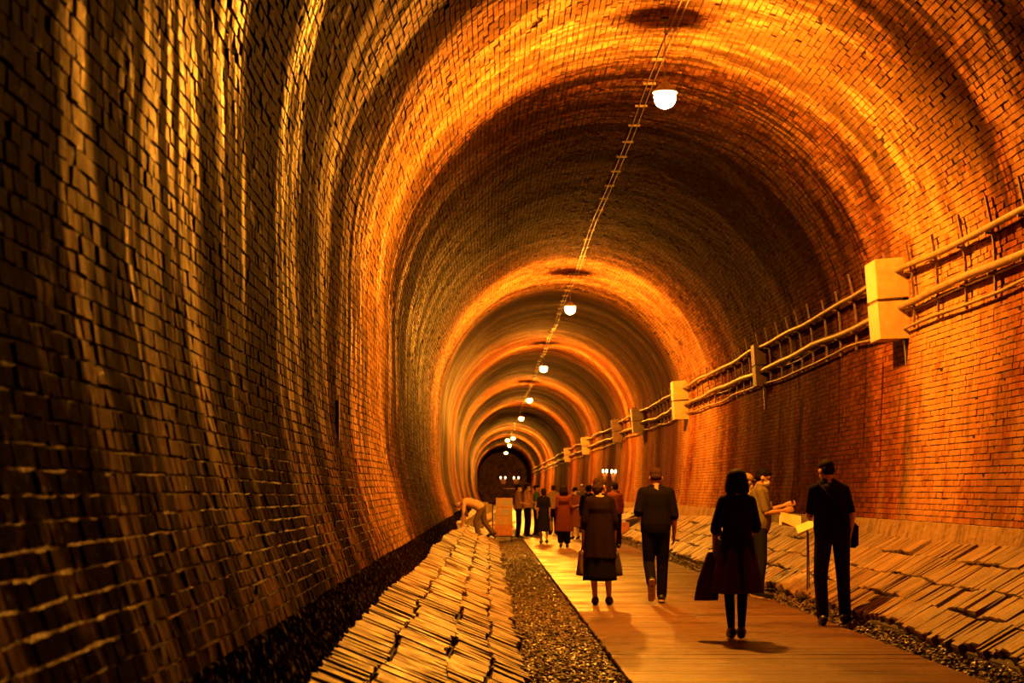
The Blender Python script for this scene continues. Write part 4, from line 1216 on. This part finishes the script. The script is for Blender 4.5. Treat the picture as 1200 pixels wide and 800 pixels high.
crowd('person in black knee-length dress walking toward the crowd', 637, 46.8, .05, 1.52, 'f', ('dress', M_BLACKCLOTH, .38), None, (M_HAIR, 'nape'),
      dict(ankle_L=(-.07, .08, .075), toe_L=(-.08, .26, .03), ankle_R=(.10, -.05, .085), toe_R=(.12, .12, .03)), extra=lambda f: hang_bag(f.at('wr_R') + Vector((.02, 0, -.02)), 'small pale bag carried by the person in black knee-length dress', M_CANVAS, (.14, .24, .26)))
crowd('person in long rust coat over wide black trousers walking away', 660.5, 43.2, 0, 1.58, 'f', ('coat', C_RUST, .45), M_BLACKCLOTH, (M_HAIR, 'bob'),
      dict(knee_L=(-.09, .05, .5), ankle_L=(-.075, -.10, .10), toe_L=(-.08, .07, .03), ankle_R=(.10, .05, .075), toe_R=(.12, .23, .03)))
crowd('person in pale yellow shirt in the crowd between the black dress and rust coat', 648.5, 57.0, .2, 1.66, 'm', ('shirt', C_PALE, .8), M_BLACKCLOTH, (M_HAIRB, 'short'))
crowd('person with dull red clothes and dark cap in the crowd beside the rust coat', 674, 51.0, PI - .5, 1.56, 'f', ('dress', C_RED, .40), None, (M_HAIR, 'short'), hold, extra=lambda f: f.eyes().mask().cap(M_BLACKCLOTH))
crowd('person with light olive top in the crowd behind the cap wearer', 682, 60.0, PI + .4, 1.70, 'm', ('shirt', M_OLIVE, .8), M_DARKDENIM, (M_HAIRG, 'short'), extra=lambda f: f.eyes())
crowd('person all in black in the crowd, just behind the tunic wearer', 690, 40.0, -.3, 1.60, 'm', ('shirt', M_BLACKCLOTH, 1.8), M_BLACKCLOTH, (M_HAIR, 'short'))
crowd('person in dark red jacket standing under the near candelabra', 720.5, 43.0, .3, 1.66, 'm', ('shirt', C_RED, 1.8), M_BLACKCLOTH, (M_HAIR, 'short'))
# stooping worker on the stone slope
bend = dict(pelvis=(0, -.10, .80), waist=(0, .06, .90), chest=(0, .27, .96), neck=(0, .44, .95), head=(0, .58, .90), look=(0, .45, -.9),
            hip_L=(-.09, -.10, .78), knee_L=(-.10, .06, .43), ankle_L=(-.10, -.02, .075), toe_L=(-.12, .17, .03),
            hip_R=(.09, -.12, .78), knee_R=(.11, -.18, .42), ankle_R=(.12, -.42, .10), toe_R=(.14, -.24, .02),
            sh_L=(-.17, .38, .94), elb_L=(-.19, .40, .66), wr_L=(-.14, .44, .42), sh_R=(.17, .38, .94), elb_R=(.20, .33, .66), wr_R=(.16, .40, .42))
f = Figure('person', 'person in dusty pink shirt stooping over the stone slope by the trolley', scr(560, 47.2), 47.2, PI / 2, 1.70, bend, 'm', .012, .17)
f.body().eyes().shirt(C_PINK, .9).trousers(C_GREY, .02).shoes(M_SHOE).hair(M_HAIRG, 'crop')

# trolley of boxes
M_CARD = plain('cardboard', (.42, .27, .13), .8, scale=10, var=.12); M_LABEL = plain('blue_grey_label', (.30, .30, .30), .6, var=.1); M_CRATE = plain('orange_crate', (.45, .17, .05), .5); M_TAPE = plain('pale_tape', (.5, .38, .2), .5)
TX, TD = scr(590, 49.0), 49.0
t = empty('trolley', (TX, TD, 0)); tag(t, 'low steel hand trolley under the stacked cartons by the crowd', 'trolley')
m = MB(); m.box((0, 0, .155), (.62, .70, .03), None, .008); m.build('platform', M_IRON, t)
m = MB(); m.tube([(-.31, -.33, .16), (-.31, -.33, 1.0), (-.31, -.20, 1.06), (-.31, .20, 1.06), (-.31, .33, 1.0), (-.31, .33, .16)], .016, 8); m.build('push_bar', M_IRON, t)
for sx in (-.24, .24):
    for sy in (-.28, .28):
        m = MB(); m.tube([(sx - .02, sy, .07), (sx + .02, sy, .07)], .068, 14); w_ = m.build('wheel', M_SHOE, t)
        m = MB(); m.box((sx, sy, .12), (.06, .05, .05)); m.build('wheel_fork', M_IRON, w_)
def carton(x, d, z, sz, label, mat, lab=True, rz=0.0):
    t = empty('carton', (x, d, z), rz); tag(t, label, 'box')
    m = MB(); m.box((0, 0, sz[2] / 2), sz, None, .006); m.build('carton_body', mat, t)
    m = MB(); m.box((0, 0, sz[2] + .001), (.05, sz[1] * .98, .003)); m.build('tape', M_TAPE, t)
    if lab:
        m = MB(); m.box((.08, -sz[1] / 2 - .002, sz[2] * .5), (sz[0] * .52, .004, sz[2] * .55)); m.build('label_panel', M_LABEL, t)
    return t
carton(TX, TD, .17, (.52, .60, .30), 'orange crate at the bottom of the trolley stack', M_CRATE, False)
carton(TX + .01, TD, .475, (.50, .58, .26), 'plain brown carton second from the bottom of the trolley stack', M_CARD, False)
carton(TX + .01, TD, .74, (.48, .56, .24), 'brown carton with grey label third up the trolley stack', M_CARD)
carton(TX + .02, TD, .985, (.48, .54, .26), 'topmost brown carton with grey label on the trolley stack', M_CARD)

# sacks, boards and crate around the crowd
M_SACK = fabric('pale_sack', (.46, .34, .17), scale=30)
def sack(x, d, z, label, s=1.0, rz=0):
    m = MB(); m.ellipsoid((0, 0, .15 * s), (.30 * s, .22 * s, .16 * s), None, 20, 12); m.ellipsoid((.22 * s, .02, .20 * s), (.12 * s, .10 * s, .09 * s), None, 14, 8); m.ellipsoid((-.15 * s, -.05, .12 * s), (.2 * s, .2 * s, .12 * s), None, 14, 8)
    o = m.remesh('sack', M_SACK, None, .02, 3); o.location = (x, d, z); o.rotation_euler = (0, -.35, rz); tag(o, label, 'sack')
sack(scr(555, 53), 53.0, .30, 'pale plump sack on the stone slope behind the stooping worker', 1.1, .3)
sack(scr(563, 56.4), 56.4, .26, 'pale sack lying lower on the slope behind the trolley', 1.1, 1.0)
sack(scr(570, 67), 67.0, .20, 'small pale sack farther down the slope behind the leaning boards', 1.2, .4)
for k, (a_, lb) in enumerate(((.0, 'upper pale timber lying on the slope behind the trolley'), (.12, 'lower pale timber lying on the slope behind the trolley'))):
    m = MB(); m.box((0, 0, .03), (.16, 4.8, .05), None, .006); o = m.build('timber', M_CARD, None, False, (scr(570 + 10 * k, 60), 60, .22 - .11 * k)); o.rotation_euler = (.02, .38, -.10 + a_); tag(o, lb, 'timber')
carton(scr(567, 72), 72.0, .25, (.35, .35, .75), 'tall pale carton standing on the slope near the far end', M_SACK, False, .1)
carton(scr(573, 73), 73.2, .16, (.35, .35, .75), 'second tall pale carton on the slope near the far end, beside the gravel', M_SACK, False, -.05)
t = carton(3.97, 50.4, .13, (.36, .5, .40), 'reddish carton standing beyond the walkers at the foot of the paved slope', M_CRATE, False)
m = MB(); m.box((0, 0, 0), (.9, .06, .03), None, .005); o = m.build('timber', M_CARD, None, False, (4.02, 50.2, .60)); o.rotation_euler = (0, -.18, .2); tag(o, 'short plank lying across the reddish carton', 'timber')
m = MB(); m.box((0, 0, .15), (.34, .4, .30), None, .03); o = m.build('tool_case', M_SHOE, None, False, (4.40, 51.2, .42)); o.rotation_euler = (0, -.5, 0); tag(o, 'black tool case on the paved slope beside the reddish carton', 'case')

# candelabra
_t = NT('candle_bulb'); _e = _t.n('ShaderNodeEmission'); _e.inputs[0].default_value = (1, .60, .25, 1); _e.inputs[1].default_value = 30.0; _t.link(_e.outputs[0], _t.out.inputs[0]); M_BULB = _t.m
M_CREAM = plain('cream_enamel', (.5, .3, .2), .5)
def candelabra(x, d, h, w, label):
    t = empty('candelabra', (x, d, 0)); tag(t, label, 'lamp', 'candelabra floor lamps')
    m = MB(); m.lathe((0, 0, 0), [(.16, 0), (.16, .02), (.03, .05)]); m.build('base', M_IRON, t)
    m = MB(); m.tube([(0, 0, .03), (0, 0, h - .12)], .014, 8); m.build('pole', M_IRON, t)
    m = MB(); m.lathe((0, 0, 0), [(w * .40, h - .30), (w * .52, h - .10), (w * .45, h - .09), (.02, h - .12)], 20); m.build('drip_pan', M_CREAM, t, True)
    for k in range(4):
        a = PI / 4 + k * PI / 2; ex, ey = w / 2 * math.cos(a) * 1.2, w / 2 * math.sin(a)
        m = MB(); m.tube([(0, 0, h - .16), (ex * .6, ey * .6, h - .20), (ex, ey, h - .16)], .010, 6); arm = m.build('arm', M_IRON, t)
        m = MB(); m.tube([(ex, ey, h - .16), (ex, ey, h - .05)], .026, 8); m.build('candle_sleeve', M_CREAM, t)
        m = MB(); m.ellipsoid((ex, ey, h), (.026, .026, .048), None, 10, 8); m.build('bulb', M_BULB, t, True)
candelabra(3.42, 50.0, 2.03, .13, 'lit candelabra floor lamp just behind the short-haired tunic wearer')
candelabra(3.72, 50.6, 2.03, .13, 'lit candelabra floor lamp closest to the reddish wall')
candelabra(scr(589.5, 80), 80.0, 2.10, .26, 'distant lit candelabra left of its twin, before the dark end')
candelabra(scr(605, 80), 80.0, 2.10, .26, 'distant lit candelabra right of its twin, above the crowd')
# tall bar table before the dark end
t = empty('bar_table', (scr(598, 76), 76.0, 0)); tag(t, 'tall one-legged round table before the dark end', 'table')
m = MB(); m.lathe((0, 0, 0), [(.30, 1.56), (.30, 1.59)], 28); m.build('table_top', M_CREAM, t)
m = MB(); m.tube([(0, 0, .02), (0, 0, 1.56)], .025, 10); m.build('leg', M_IRON, t)
m = MB(); m.lathe((0, 0, 0), [(.22, 0), (.22, .02), (.03, .05)]); m.build('foot', M_IRON, t)
